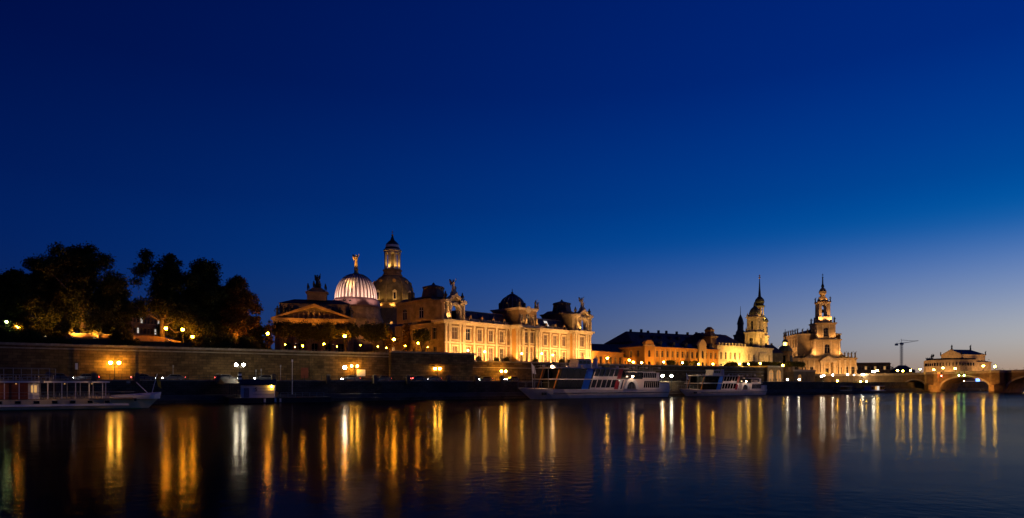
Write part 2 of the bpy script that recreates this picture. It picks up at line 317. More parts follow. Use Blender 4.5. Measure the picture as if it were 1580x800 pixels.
# ------------------------------------------------------------------ architecture kit
WC = {}
def win_meshes(w, h, arch, kind):
    k = (round(w,2), round(h,2), arch, kind)
    if k in WC: return WC[k]
    fr = MB(); t_ = min(.12, w*.09)
    fr.box(0, t_, .12, .24, 0, h); fr.box(w-t_, w, .12, .24, 0, h); fr.box(t_, w-t_, .12, .24, 0, t_); fr.box(t_, w-t_, .12, .24, h-t_, h)
    fr.box(w/2-t_*.4, w/2+t_*.4, .13, .23, t_, h-t_); fr.box(t_, w-t_, .14, .22, h*.66, h*.66+t_*.8)
    if arch and kind: pass
    pn = MB().box(t_*.5, w-t_*.5, .26, .32, t_*.5, h-t_*.5)
    WC[k] = (fr.mesh('window'), pn.mesh('pane')); return WC[k]
def fac(par, org, rot, w, h, ops, wmat, panes=('glassd',), name='wall', dep=.6, surround=None):
    m = MB().wall(w, h, ops, dep)
    wl = put(name, m, M[wmat], par, org, rot)
    cr, sr = math.cos(rot), math.sin(rot)
    for i, o in enumerate(ops):
        ww, hh = o[1]-o[0], o[3]-o[2]; pos = (org[0] + cr*o[0], org[1] + sr*o[0], org[2] + o[2])
        fm, pm_ = win_meshes(ww, hh, len(o) > 4 and o[4], 0)
        pk = panes[(i*7+3) % len(panes)] if isinstance(panes, tuple) else panes[i]
        wn_ = bpy.data.objects.new('window', fm); COL.objects.link(wn_); wn_.parent = par; wn_.location = pos; wn_.rotation_euler = (0,0,rot)
        if not fm.materials: fm.materials.append(M['frame'])
        p = bpy.data.objects.new('pane', pm_); COL.objects.link(p); p.parent = wn_
        if not pm_.materials: pm_.materials.append(M['glassd'])
        p.material_slots[0].link = 'OBJECT'; p.material_slots[0].material = M[pk]
        if surround:
            sm = MB(); q = .28
            sm.box(-q, 0, -.14, .0-.003, -.1, hh+.1); sm.box(ww, ww+q, -.14, -.003, -.1, hh+.1); sm.box(-q-.1, ww+q+.1, -.26, -.003, hh+.1, hh+.42); sm.box(-q-.1, ww+q+.1, -.24, -.003, -.42, -.1)
            put('surround', sm, M[surround], par, pos, rot)
    return wl
def ops_row(x0, x1, n, w, z0, z1, arch=False):
    st = (x1-x0)/n; return [(x0+st*(i+.5)-w/2, x0+st*(i+.5)+w/2, z0, z1, arch) for i in range(n)]
def cornice(par, x0, x1, y0, y1, z, h=.7, o=.6, m='stone_l', name='cornice'):
    mb = MB().box(x0-o*.4, x1+o*.4, y0-o*.4, y1+o*.4, z, z+h*.45).box(x0-o, x1+o, y0-o, y1+o, z+h*.45+.002, z+h)
    return put(name, mb, M[m], par)
def statue_mesh(seed=0, wings=False, raised=False):
    r = random.Random(seed); mb = MB()
    lean = r.uniform(-.03, .03)
    mb.lathe([(.17,0),(.15,.08),(.13,.3),(.105,.5),(.09,.58),(.125,.7),(.13,.78),(.05,.83),(.04,.86)], 8, lean, 0)
    mb.ball((lean, 0, .91), .065, 7, 1.2)
    for sd in (-1, 1):
        if raised and sd == 1: mb.tube([(sd*.11,0,.77),(sd*.2,-.03,.9),(sd*.24,-.06,1.08)], [.045,.035,.025], 5)
        else: mb.tube([(sd*.11,0,.77),(sd*.19,-.03,.6),(sd*.1,-.12,.5)], [.045,.038,.028], 5)
        if wings: mb.add([(sd*.04,.06,.74),(sd*.12,.16,.98),(sd*.24,.20,1.02 if sd<0 else .93),(sd*.22,.17,.72),(sd*.12,.12,.46),(sd*.04,.1,.72),(sd*.12,.2,.96),(sd*.24,.24,1.0 if sd<0 else .91),(sd*.22,.21,.70),(sd*.12,.16,.46)],
            [(0,1,2,3,4),(9,8,7,6,5),(0,5,6,1),(1,6,7,2),(2,7,8,3),(3,8,9,4),(4,9,5,0)])
    return mb.mesh('statue', True)
STA = [statue_mesh(1), statue_mesh(2, raised=True), statue_mesh(3), statue_mesh(4, raised=True)]; ANG = statue_mesh(9, True, True)
def statue(par, loc, h, m='stone_g', k=None, rot=0, name='statue', me=None):
    me = me or STA[(k if k is not None else random.randrange(4)) % 4]
    o = bpy.data.objects.new(name, me); COL.objects.link(o); o.parent = par; o.location = loc; o.scale = (h,)*3; o.rotation_euler = (0,0,rot)
    if not me.materials: me.materials.append(M['stone_g'])
    o.material_slots[0].link = 'OBJECT'; o.material_slots[0].material = M[m]; return o
def horse(mb, x, y, z, s):
    P = lambda a, b_, c_: (x + a*s, y + b_*s, z + c_*s)
    mb.tube([P(0,.75,1.35),P(0,.5,1.5),P(0,0,1.45),P(0,-.55,1.5),P(0,-.8,1.7),P(0,-1.0,2.1)], [.16*s,.34*s,.36*s,.34*s,.24*s,.16*s], 8)
    mb.tube([P(0,-.95,2.15),P(0,-1.2,2.1),P(0,-1.45,1.85)], [.16*s,.14*s,.08*s], 6)
    for sx_ in (-.2, .2):
        mb.tube([P(sx_,.6,1.4),P(sx_,.75,.8),P(sx_,.65,0)], [.16*s,.09*s,.07*s], 5)
        mb.tube([P(sx_,-.55,1.4),P(sx_,-.75,.9),P(sx_,-.6,.35 if sx_ > 0 else 0)], [.14*s,.09*s,.07*s], 5)
    mb.tube([P(0,.8,1.45),P(0,1.1,1.1),P(0,1.1,.6)], [.08*s,.07*s,.02*s], 5)

flood_n = 0
def flood(pos, target, power, col, label, ang=75, size=.25, blend=.6, mast=0):
    v = Vector(target) - Vector(pos); q = v.to_track_quat('-Z', 'Y')
    o = thing('floodlight', label, 'floodlight', pos, 0, label)
    o.rotation_mode = 'QUATERNION'; o.rotation_quaternion = q
    put('housing', MB().frus((-.26,.26,-.18,.18), (-.3,.3,-.22,.22), -.02, -.021).box(-.24,.24,-.17,.17,.02,.30).box(-.3,.3,-.22,-.18,-.14,.02).box(-.3,.3,.18,.22,-.14,.02), M['iron'], o)
    put('lens', MB().box(-.2,.2,-.14,.14,-.012,.015), M['lens'], o)
    put('bracket', MB().box(-.34,-.31,-.04,.04,-.1,.5).box(.31,.34,-.04,.04,-.1,.5).box(-.34,.34,-.04,.04,.5,.54), M['iron'], o)
    if mast: d_ = q.inverted() @ Vector((0,0,-mast)); b0 = Vector((0,0,.5)); put('mast', MB().tube([b0, b0+d_], .06, 6), M['iron'], o)
    l = bpy.data.lights.new('floodlight_lamp', 'SPOT'); l.energy = power; l.color = col; l.spot_size = R(ang); l.spot_blend = blend; l.shadow_soft_size = size
    lo = bpy.data.objects.new('floodlight_lamp', l); COL.objects.link(lo); lo.parent = o; lo.location = (0,0,-.5)
    return o

# ------------------------------------------------------------------ the art academy
ac = thing('art_academy', 'long floodlit sandstone academy with two gabled end pavilions and a domed centre', 'building', (-20.7, 192, 10.4), math.atan2(.711, .703))
LW = (.8, 4.8); UW = (6.9, 10.4)
def two_storey(w, centres, lw=1.7, uw=1.9, archl=True):
    return [(x-lw/2, x+lw/2, LW[0]-.7, LW[1], archl) for x in centres] + [(x-uw/2, x+uw/2, *UW) for x in centres]
PN = ('curtain', 'glassd', 'curtain', 'curtain', 'glassd')
fac(ac, (0,-1,0), 0, 8, 12, two_storey(8, [4], 2.0, 2.4), 'stone', PN, surround='stone_l')
fac(ac, (0,24,0), -PI/2, 25, 12, two_storey(25, [5, 10, 15, 20.5]), 'stone_g', surround='stone_g')
fac(ac, (8,0,0), 0, 20.4, 12, two_storey(20, [2.2, 7, 11.8, 16.6]), 'stone', PN, surround='stone_l')
fac(ac, (28.4,-4,0), 0, 10, 12, [(3.3,6.7,.1,5.6,True), (2.9,4.5,*UW), (5.5,7.1,*UW)], 'stone', PN, surround='stone_l')
fac(ac, (28.4,.01,0), -PI/2, 4.01, 12, [], 'orange'); fac(ac, (38.4,-4,0), PI/2, 4.01, 12, [], 'stone')
fac(ac, (38.4,0,0), 0, 19.9, 12, two_storey(20, [2.8, 7.4, 12.4, 17.3]), 'stone', PN, surround='stone_l')
fac(ac, (58.3,.01,0), -PI/2, 3.01, 12, [], 'orange')
fac(ac, (58.3,-3,0), 0, 9.4, 12, two_storey(9.4, [4.0], 2.0, 2.4), 'stone', PN, surround='stone_l')
fac(ac, (67.7,-3,0), PI/2, 18, 12, two_storey(18, [4, 9, 14]), 'stone', surround='stone_l')
fac(ac, (67.7,24,0), PI, 67.7, 12, [], 'stone_g', name='back_wall'); fac(ac, (67.7,15,0), PI/2, 9, 12, [], 'stone_g', name='back_wall')
for (x0,x1,y0) in ((0,8,-1),(8.02,28.38,0),(28.4,38.4,-4),(38.42,58.28,0),(58.3,67.7,-3)):
    cornice(ac, x0, x1, y0, y0+4, 11.4, 1.2, 1.0)
    put('string_course', MB().box(x0-.1, x1+.1, y0-.25, y0-.003, 5.6, 6.1), M['stone_l'], ac)
    put('plinth', MB().box(x0-.1, x1+.1, y0-.3, y0-.004, 0, .55), M['stone_g'], ac)
pil = MB().box(-.42,.42,-.34,-.003,.6,1.2).box(-.34,.34,-.28,-.003,1.2,10.7).box(-.45,.45,-.42,-.003,10.7,11.5).mesh('pilaster')
for x, y in [(.6,-1),(2.0,-1),(6.0,-1),(7.4,-1)] + [(x,0) for x in (8.6,12.6,17.4,22.2,26.6)] + [(x,-4) for x in (28.9,30.2,36.6,37.9)] + [(x,0) for x in (39,43.5,48.3,53.2,57.8)] + [(x,-3) for x in (58.9,60.2,64.6,65.6,67.1)]:
    put('pilaster', pil, M['stone_l'], ac, (x,y,0))
for fx,fy in ((28.4,-3.5),(28.4,-.6),(58.3,-2.5),(58.3,-.5)): put('pilaster', pil, M['stone_l'], ac, (fx,fy,0), -PI/2)
colm = MB().lathe([(.55,.0),(.55,.5),(.42,.7),(.40,4),(.34,10.4),(.5,10.9),(.55,11.5)], 10).mesh('column', True)
for x in (29.6, 32.3, 35.0+.9, 37.2): put('column', colm, M['stone_l'], ac, (x,-5.0,0))
put('portal_entablature', MB().box(28.9,37.9,-5.7,-4.42,11.52,11.58+.02), M['stone_l'], ac)
# balustrade with pedestals
for (x0,x1,y0) in ((8.4,28,0),(38.8,58,0)):
    put('balustrade', MB().box(x0,x1,y0-.3,y0+.0,12.62,12.8).box(x0,x1,y0-.3,y0,13.35,13.5), M['stone_l'], ac)
    put('baluster_row', MB_ if False else (lambda mb: [mb.box(x0+.25+k*.42, x0+.45+k*.42, y0-.25, y0-.05, 12.8, 13.35) for k in range(int((x1-x0)/.42)-1)] and mb)(MB()), M['stone_l'], ac)
    n = 4
    for k in range(n):
        x = x0 + (x1-x0)*(k+.5)/n
        pd = put('dormer', MB().box(x-.5,x+.5,-.45,1.2,12.63,13.9).pxz([(x-.65,13.9),(x+.65,13.9),(x,14.5)],-.5,1.2), M['stone'], ac)
        put('pane', MB().box(x-.25,x+.25,-.5,-.455,12.9,13.7), M['glassd'], pd)
    put('mansard_roof', MB().pyz([(.9,12.62),(2.8,15.9),(3.4,16.2),(11,16.2),(13.9,12.62)], x0-.3, x1+.3), M['roofb'], ac)
    put('ridge', MB().box(x0-.2,x1+.2,3.2,3.6,16.2,16.42), M['metal'], ac)
for k in range(6):                                           # skylights on the right and left mansard
    x = (12, 17.2, 22.4, 42.2, 48.6, 53.6)[k]
    put('skylight', MB().add([(x-.8,1.22,13.35),(x+.8,1.22,13.35),(x+.8,2.52,15.6),(x-.8,2.52,15.6),(x-.8,1.5,13.25),(x+.8,1.5,13.25),(x+.8,2.8,15.5),(x-.8,2.8,15.5)],
        [(0,1,2,3),(7,6,5,4),(0,4,5,1),(1,5,6,2),(2,6,7,3),(3,7,4,0)]), M['litwhite'] if k == 4 else M['glassd'], ac)
def pavilion_top(x0, x1, y0, deep, left):
    cx = (x0+x1)/2; w = x1-x0; z = 12.62
    ar = (cx-1.5-x0, cx+1.5-x0, .3, 4.5, True)
    at_ = put('attic_screen', MB().wall(w, 5.6, [ar], 1.2), M['stone_l'], ac, (x0, y0, z))
    put('attic_screen_back', MB().wall(w, 5.6, [(w-ar[1], w-ar[0], .3, 4.5, True)], .02), M['stone'], ac, (x1, y0+1.2, z), PI)
    put('attic_jamb', MB().box(x0,x0+.02,y0,y0+1.2,z,z+5.6).box(x1-.02,x1,y0,y0+1.2,z,z+5.6), M['stone_l'], ac)
    for sx_ in (-1, 1):
        for q in (2.05, w/2-.7):
            put('attic_column', MB().lathe([(.42,z),(.32,z+.4),(.27,z+4.2),(.45,z+4.9)], 8, cx+sx_*q, y0-.45), M['stone_l'], ac)
        put('attic_entablature', MB().box(cx+sx_*(w/2-1.0)-1.15, cx+sx_*(w/2-1.0)+1.15, y0-1.0, y0+1.5, z+5.0, z+5.9), M['stone_l'], ac)
        u = put('urn', MB().sq([(.55,z+5.9),(.55,z+6.5)], cx+sx_*(w/2-.7), y0+.3).lathe([(.2,z+6.5),(.55,z+7),(.6,z+7.4),(.2,z+7.8),(.28,z+8.1),(.05,z+8.5)], 8, cx+sx_*(w/2-.7), y0+.3), M['stone_d'], ac)
        statue(ac, (cx+sx_*2.6, y0-1.0, z), 2.3, 'stone_g')
    arc = [(cx-2.2*math.cos(PI*k/10), z+3.0+2.2*math.sin(PI*k/10)) for k in range(11)]; arc2 = [(cx-1.55*math.cos(PI*k/10), z+3.0+1.55*math.sin(PI*k/10)) for k in range(11)]
    put('archivolt', MB().pxz(arc + arc2[::-1], y0-.55, y0-.004), M['stone_l'], ac)
    put('gable', MB().pxz([(cx-3.0,z+5.6),(cx-2.2,z+5.61),(cx,z+7.0),(cx+2.2,z+5.61),(cx+3.0,z+5.6),(cx+3.0,z+6.0),(cx,z+8.0),(cx-3.0,z+6.0)], y0-.8, y0+1.3), M['stone_l'], ac)
    put('gable_infill', MB().pxz([(cx-2.2,z+5.62),(cx+2.2,z+5.62),(cx,z+7.0)], y0-.3, y0+1.2), M['stone_g'], ac)
    put('statue_plinth', MB().sq([(.9,z+7.3),(.75,z+8.4)], cx, y0+.3), M['stone_l'], ac)
    statue(ac, (cx-.25,y0+.3,z+8.4), 3.8, 'stone_l', me=ANG); statue(ac, (cx+.5,y0+.2,z+8.4), 2.0, 'stone_l')
    # attic block and the dark roof lantern behind
    yb = y0+6.2
    fac(ac, (x0, y0+deep, z), -PI/2, deep-1.2, 6.0, ops_row(0, deep-7, 2, 2.4, 1.0, 4.6, True) if left else [], 'stone_g', name='attic_wall')
    fac(ac, (x0, yb, z), 0, w, 6.0, [], 'stone_g', name='attic_wall'); fac(ac, (x1, yb, z), PI/2, deep-6.2, 6.0, [], 'stone', name='attic_wall')
    cornice(ac, x0, x1, yb, y0+deep, z+5.9, .8, .5, 'stone_g')
    put('roof', MB().frus((x0+.3,x1-.3,yb+.3,y0+deep-.3),(x0+1.6,x1-1.6,yb+1.4,y0+deep-1.6), z+6.72, z+7.9), M['roofb'], ac)
    yc = yb+3.9
    put('roof_lantern', MB().lathe([(3.9,z+7.4),(3.7,z+8.2),(3.3,z+10.2),(3.6,z+10.4),(3.5,z+10.8),(.6,z+11.6),(.15,z+12.3)], 8, cx, yc, PI/8), M['roofb'], ac)
    put('chimney', MB().box(x0+.5,x0+1.5,y0+deep-7,y0+deep-5.5,z+7,z+9.3).box(x0+.4,x0+1.6,y0+deep-7.1,y0+deep-5.4,z+9.3,z+9.6), M['stone_d'], ac)
pavilion_top(0, 8, -1, 24, True); pavilion_top(58.3, 67.7, -3, 16, True)
# domed centre
fac(ac, (29.2,-3.3,12.62), 0, 8.6, 5.0, [(1.0,2.1,1,3.6,True),(3.4,5.2,.6,4.0,True),(6.5,7.6,1,3.6,True)], 'stone', name='attic_wall')
fac(ac, (29.2,9,12.62), -PI/2, 12.3, 5.0, [], 'stone', name='attic_wall'); fac(ac, (37.8,-3.3,12.62), PI/2, 12.3, 5.0, [], 'stone', name='attic_wall')
cornice(ac, 29.2, 37.8, -3.3, 9, 17.6, .8, .55)
put('dome', MB().lathe([(4.5,18.42),(4.4,19.1),(4.2,20.1),(3.8,21.2),(3.1,22.2),(2.1,22.9),(1.8,23.1),(1.8,23.3),(.8,23.9),(.3,24.1)], 16, 34.2, 4.6), M['roofb'], ac)
put('dome_lantern', MB().lathe([(1.95,23.1),(1.95,23.3)], 12, 34.2, 4.6).lathe([(.3,24.1),(.45,24.4),(.12,24.7),(.1,25.6)], 8, 34.2, 4.6), M['bronze'], ac)
for k in range(8):
    t_ = 2*PI*k/8 + PI/8 - PI/2; x, y = 34.2+4.3*math.cos(t_), 4.6+4.3*math.sin(t_)
    put('dome_dormer', MB().box(-.55,.55,-.45,.8,0,1.5).pxz([(-.7,1.5),(.7,1.5),(0,2.1)],-.5,.8), M['stone_g'], ac, (x,y,18.6), t_+PI/2)
for k in range(16):
    t_ = 2*PI*k/16
    put('dome_rib', MB().tube([(34.2+r_*math.cos(t_), 4.6+r_*math.sin(t_), z_) for r_, z_ in ((4.47,18.6),(4.25,20.1),(3.85,21.2),(3.15,22.2),(2.15,22.9))], .12, 4), M['metal'], ac)
for sx_ in (-1,1):
    statue(ac, (33.5+sx_*3.3,-4.3,12.62), 2.6); statue(ac, (33.5+sx_*4.3,-3.8,18.4), 2.4); statue(ac, (33.5+sx_*1.8,-4.3,12.62), 2.4)
put('clock_crest', MB().lathe([(1.1,-.2),(1.2,0),(1.1,.2)], 12).mesh('clock_crest'), M['stone_l'], ac, (33.5,-3.6,17.9), (PI/2,0,0))
statue(ac, (37.3,-3.2,18.4), 3.0, 'stone_g', 1)

# ------------------------------------------------------------------ the exhibition hall with the pediment and the pleated glass dome
XL = at(424, 0, 226); XR = at(545, 0, 232)
eh = thing('exhibition_hall', 'dim exhibition hall with a broad pediment, dark chariot group and pleated glass dome', 'building', (XL.x, XL.y, 10.8), math.atan2(XR.y-XL.y, XR.x-XL.x))
Wd = math.hypot(XR.y-XL.y, XR.x-XL.x)
fac(eh, (0,0,0), 0, Wd, 14, ops_row(2, Wd-2, 5, 2.2, .4, 7.5, True), 'stone_g', surround='stone')
fac(eh, (0,30,0), -PI/2, 30, 14, ops_row(1, 29, 5, 2, 2, 7, True), 'stone_g'); fac(eh, (Wd,0,0), PI/2, 30, 14, ops_row(1, 29, 5, 2, 2, 7, True), 'stone_g'); fac(eh, (Wd,30,0), PI, Wd, 14, [], 'stone_g')
for k in range(6): put('column', MB().lathe([(.95,0),(.95,.6),(.75,.9),(.72,6),(.62,12.6),(1.0,13.6),(1.05,14)], 12), M['stone'], eh, (2.2+k*(Wd-4.4)/5, -1.6, 0))
put('entablature', MB().box(-.4,Wd+.4,-2.6,-.003,14.0,15.2).box(-.9,Wd+.9,-3.1,0,15.202,15.9), M['stone'], eh)
put('tympanum', MB().pxz([(.4,15.92),(Wd-.4,15.92),(Wd/2,20.0)], -1.6, .4), M['stone_d'], eh)
for sx_ in (-1, 1):
    x = Wd/2
    put('raking_cornice', MB().pxz([(x+sx_*(Wd/2+1.0),15.92),(x+sx_*(Wd/2-.6),15.92),(x,20.05),(x,21.0)] if sx_ > 0 else [(x,21.0),(x,20.05),(x+sx_*(Wd/2-.6),15.92),(x+sx_*(Wd/2+1.0),15.92)], -3.1, .6), M['stone'], eh)
for k in range(9):
    statue(eh, (Wd*.24 + k*Wd*.065, -2.0, 15.92), 1.5 + 1.6*(1-abs(k-4)/4), 'stone_g', k)
fac(eh, (1.2,2.2,14), 0, Wd-2.4, 7.6, [], 'stone_g', name='attic_wall'); fac(eh, (1.2,24,14), -PI/2, 21.8, 7.6, [], 'stone_g', name='attic_wall'); fac(eh, (Wd-1.2,2.2,14), PI/2, 21.8, 7.6, [], 'stone_g', name='attic_wall'); fac(eh, (Wd-1.2,24,14), PI, Wd-2.4, 7.6, [], 'stone_g', name='attic_wall')
put('roof', MB().frus((.9,Wd-.9,1.9,24.3),(6,Wd-5,5,20),21.62,23.4), M['slate'], eh)
for x in (.6, 3.2, 5.2, Wd-7.0, Wd-4.6, Wd-.8):
    statue(eh, (x, 1.2, 15.95), 4.6, 'bronze')
    put('statue_plinth', MB().box(x-.7,x+.7,.55,1.9,14.0,15.95), M['stone_g'], eh)
cx = Wd/2+.6
put('chariot_pedestal', MB().box(cx-3.4,cx+3.4,3,7,23.0,25.6).box(cx-3.9,cx+3.9,2.6,7.4,25.602,26.1).frus((cx-3.4,cx+3.4,2.9,7.1),(cx-1.6,cx+1.6,3.4,6.6),26.102,27.5), M['stone_g'], eh)
mb = MB()
for k in range(4): horse(mb, cx-3.0+k*2.0, 3.6, 26.1 + (.9 if k in (1,2) else 0), 1.25)
mb.lathe([(1.0,27.4),(1.2,28.2),(1.25,28.8)], 10, cx, 5.6)
put('chariot_group', mb, M['bronze'], eh); statue(eh, (cx,5.6,28.0), 4.6, 'bronze', me=ANG)
# drum + dome (local position of the dome)
ca, sa = math.cos(eh.rotation_euler.z), math.sin(eh.rotation_euler.z)
dv = at(549.5, 0, 256); dx, dy = dv.x-XL.x, dv.y-XL.y; DX, DY = dx*ca+dy*sa, -dx*sa+dy*ca
put('drum', MB().lathe([(12.5,6),(12.5,14),(11.2,14.2),(10.6,18),(9.6,20),(9.2,22.6)], 16, DX, DY), M['stone_g'], eh)
put('drum_cornice', MB().lathe([(9.0,22.6),(9.6,23.2),(9.1,25.6),(8.6,26.0),(8.3,26.4)], 24, DX, DY), M['domerib'], eh)
prof = [(8.05*math.cos(a_)**.85 if a_ < 1.55 else .5, 26.4 + 9.9*math.sin(a_)) for a_ in [k*1.46/10 for k in range(11)]]
NP = 32
for k in range(NP):                                           # pleated glass panels between dark ribs
    mbp = MB(); t0, t1 = 2*PI*k/NP, 2*PI*(k+1)/NP; tm = (t0+t1)/2
    for j in range(len(prof)-1):
        (r0,z0),(r1,z1) = prof[j], prof[j+1]
        P = lambda r_, t_, z_: (DX+r_*math.cos(t_), DY+r_*math.sin(t_), z_)
        mbp.add([P(r0*.955,t0,z0),P(r0*1.03,tm,z0),P(r0*.955,t1,z0),P(r1*.955,t0,z1),P(r1*1.03,tm,z1),P(r1*.955,t1,z1)], [(0,1,4,3),(1,2,5,4)])
    put('glass_pleat', mbp, M['domeglass'], eh)
    put('dome_rib', MB().tube([(DX+r_*.975*math.cos(t0), DY+r_*.975*math.sin(t0), z_) for r_, z_ in prof], .24, 4), M['domerib'], eh)
put('dome_cap', MB().lathe([(1.6,35.9),(1.4,36.4),(.8,37.0),(.7,37.8),(.95,38.3),(.7,38.8),(.6,39.6)], 12, DX, DY), M['gold'], eh)
statue(eh, (DX,DY,39.4), 4.8, 'gold', me=ANG, rot=.3, name='gilded_angel')

# ------------------------------------------------------------------ the domed church
p = at(605.5, 0, 360)
fk = thing('domed_church', 'large sandstone church with a bell-shaped stone dome and tall open lantern', 'church', (p.x, p.y, 10), R(12))
z0 = -10
put('body', MB().lathe([(17.5,0),(17.5,24),(18.2,24.3),(18.2,25.4),(17,25.8)], 8, 0, 0, PI/8), M['stone_g'], fk)
put('roof', MB().lathe([(17.2,25.8),(15.5,28),(13.5,32),(12.6,34.5)], 24), M['slate'], fk)
put('drum', MB().lathe([(12.2,30),(12.2,36.2),(12.9,36.6),(12.9,37.4),(12.0,37.8)], 24), M['stone'], fk)
put('dome', MB().lathe([(12.0,37.8),(12.0,40.5),(11.8,43.5),(11.3,46.5),(10.2,49.2),(8.3,51.4),(6.4,52.8),(5.4,53.6)], 32).mesh('dome', True), M['stone_dm'], fk)
for k in range(8):
    t_ = 2*PI*k/8 - PI/2 + R(4); ct, st_ = math.cos(t_), math.sin(t_)
    d1 = put('dome_window', MB().box(-1.0,1.0,-.6,1.2,0,4.6).pxz([(-1.3,4.6),(1.3,4.6),(0,5.8)],-.8,1.2), M['stone_l'], fk, (ct*11.5, st_*11.5, 39.0), t_+PI/2)
    put('pane', MB().box(-.6,.6,-.68,-.62,.6,4.0), M['glassd'], d1)
    put('oculus', MB().lathe([(.95,-.5),(1.0,.5),(.5,.55)], 10).mesh('oculus'), M['gold'], fk, (ct*9.9, st_*9.9, 49.6), (R(62),0,t_+PI/2))
    put('dome_rib', MB().tube([(r_*math.cos(t_+PI/8), r_*math.sin(t_+PI/8), z_) for r_, z_ in ((12.1,37.8),(12.1,40.5),(11.9,43.5),(11.4,46.5),(10.3,49.2),(8.4,51.4),(6.5,52.8))], .28, 5), M['stone_g'], fk)
    t2 = t_+PI/8
    put('buttress_scroll', MB().box(-.6,.6,-1.0,1.4,0,4.2).pyz([(-1.0,4.2),(1.4,4.2),(1.4,7.5),(.4,6)],-.5,.5), M['stone_g'], fk, (math.cos(t2)*11.6, math.sin(t2)*11.6, 38.0), t2+PI/2)
put('lantern_base', MB().lathe([(5.3,53.4),(5.6,54),(4.9,54.6),(4.8,56.0),(5.3,56.4),(5.3,56.9),(4.7,57.1)], 24), M['stone'], fk)
lc = MB().box(-.62,.62,-.55,.55,57,65.6).box(-.75,.75,-.7,.7,65.6,66.2).mesh('lantern_pier')
for k in range(8):
    t_ = 2*PI*(k+.5)/8; put('lantern_pier', lc, M['stone_l'], fk, (math.cos(t_)*3.95, math.sin(t_)*3.95, 0), t_+PI/2)
put('lantern_core', MB().lathe([(1.1,57),(1.1,66)], 8), M['stone_g'], fk)
put('lantern_entablature', MB().lathe([(3.4,65.9),(4.5,66.2),(4.5,67.1),(5.0,67.3),(5.0,68.0),(4.4,68.3)], 24), M['stone_l'], fk)
put('cap', MB().lathe([(4.4,68.3),(4.0,69.2),(3.5,69.4)], 20), M['bronze'], fk)
put('cap_band', MB().lathe([(3.55,69.4),(3.75,69.5),(3.75,70.7),(3.5,70.8)], 20), M['white'], fk)
put('cap_roof', MB().lathe([(3.6,70.8),(3.4,71.4),(2.3,72.6),(1.2,73.6),(.7,75),(.35,75.8)], 20), M['bronze'], fk)
put('orb', MB().ball((0,0,76.3), .65, 10), M['gold'], fk); put('cross', MB().box(-.12,.12,-.12,.12,76.8,79.0).box(-.6,.6,-.12,.12,77.9,78.2), M['gold'], fk)
for sx_ in (-1, 1):
    tw = put('corner_tower', MB().sq([(2.3,20),(2.3,30),(2.7,30.3),(2.7,31),(1.7,31.3)], sx_*12.2, -11), M['stone_d'], fk)
    put('tower_cap', MB().lathe([(2.3,31.3),(1.9,33),(1.0,34.5),(1.1,36),(.35,37.5),(.3,39.5)], 8, sx_*12.2, -11), M['stone_d'], fk)

# ------------------------------------------------------------------ houses
def house(name, label, cat, px0, px1, d0, d1, zb, eave, ridge, rows, wall='stone_g', roof='tile', deep=12, panes=('glassd',), hip=.25, group=None, dormers=0, chim=2, flat=False):
    a = at(px0,0,d0); b_ = at(px1,0,d1); w = math.hypot(b_.x-a.x, b_.y-a.y)
    o = thing(name, label, cat, (a.x,a.y,zb), math.atan2(b_.y-a.y,b_.x-a.x), group)
    h = eave-zb; ops = []
    for (n, ww, q0, q1, ar) in rows: ops += ops_row(.6, w-.6, n, ww, q0, q1, ar)
    fac(o,(0,0,0),0,w,h,ops,wall,panes); side = [] ; nn = max(1,int(deep/4))
    for (n, ww, q0, q1, ar) in rows: side += ops_row(.6, deep-.6, nn, ww, q0, q1, ar)
    fac(o,(0,deep,0),-PI/2,deep,h,side,wall,panes); fac(o,(w,0,0),PI/2,deep,h,side,wall,panes); fac(o,(w,deep,0),PI,w,h,[],wall)
    cornice(o,0,w,0,deep,h,.5,.4,wall)
    if flat: put('roof', MB().box(.2,w-.2,.2,deep-.2,h+.5,ridge-zb), M[roof], o)
    else: put('roof', MB().frus((-.3,w+.3,-.3,deep+.3),(deep*hip,w-deep*hip,deep*.48,deep*.52),h+.502,ridge-zb), M[roof], o)
    for k in range(dormers):
        x = w*(k+.5)/dormers
        dm = put('dormer', MB().box(x-.7,x+.7,deep*.1,deep*.35,h+.5,h+2.1).pxz([(x-.9,2.1+h),(x+.9,2.1+h),(x,2.9+h)],deep*.08,deep*.36), M[roof], o)
    for k in range(chim):
        x = w*(.3+.4*k); put('chimney', MB().box(x-.4,x+.4,deep*.55,deep*.62,h+1,ridge-zb+.9), M['stone_d'], o)
    return o, w
R3 = lambda n, ww=1.1: [(n,ww,1.2,3.2,False),(n,ww,4.8,6.8,False),(n,ww,8.4,10.2,False)]
house('town_house', 'dim town house with hipped roof behind the clipped terrace trees', 'house', 553, 640, 276, 290, 10, 26, 31, R3(6)+[(6,1.1,12,13.8,False)], 'stone_g', 'slate', 14, ('glassd','glassd','litwin'), dormers=4)
house('garden_house', 'house with white lit windows seen between the big tree trunks', 'house', 202, 256, 166, 176, 13.5, 22.6, 25, [(9,.7,3.5,5,False),(9,.7,6.2,7.8,False)], 'stone_g', 'slate', 12, ('litwhite','glassd','glassd','glassd','glassd'))
house('lime_house', 'low dim house behind the bare trees beside the domed church', 'house', 600, 640, 244, 246, 10.9, 20.5, 24.5, R3(4)[:2], 'orange', 'slate', 10, ('glassd','litwin'), dormers=2)
house('terrace_pavilion', 'low orange colonnaded pavilion right beside the academy', 'building', 914, 962, 238, 252, 9.9, 15.4, 16.2, [(6,1.5,.8,4.3,True)], 'orange', 'tile', 9, ('glassd','curtain'), chim=0, flat=True)
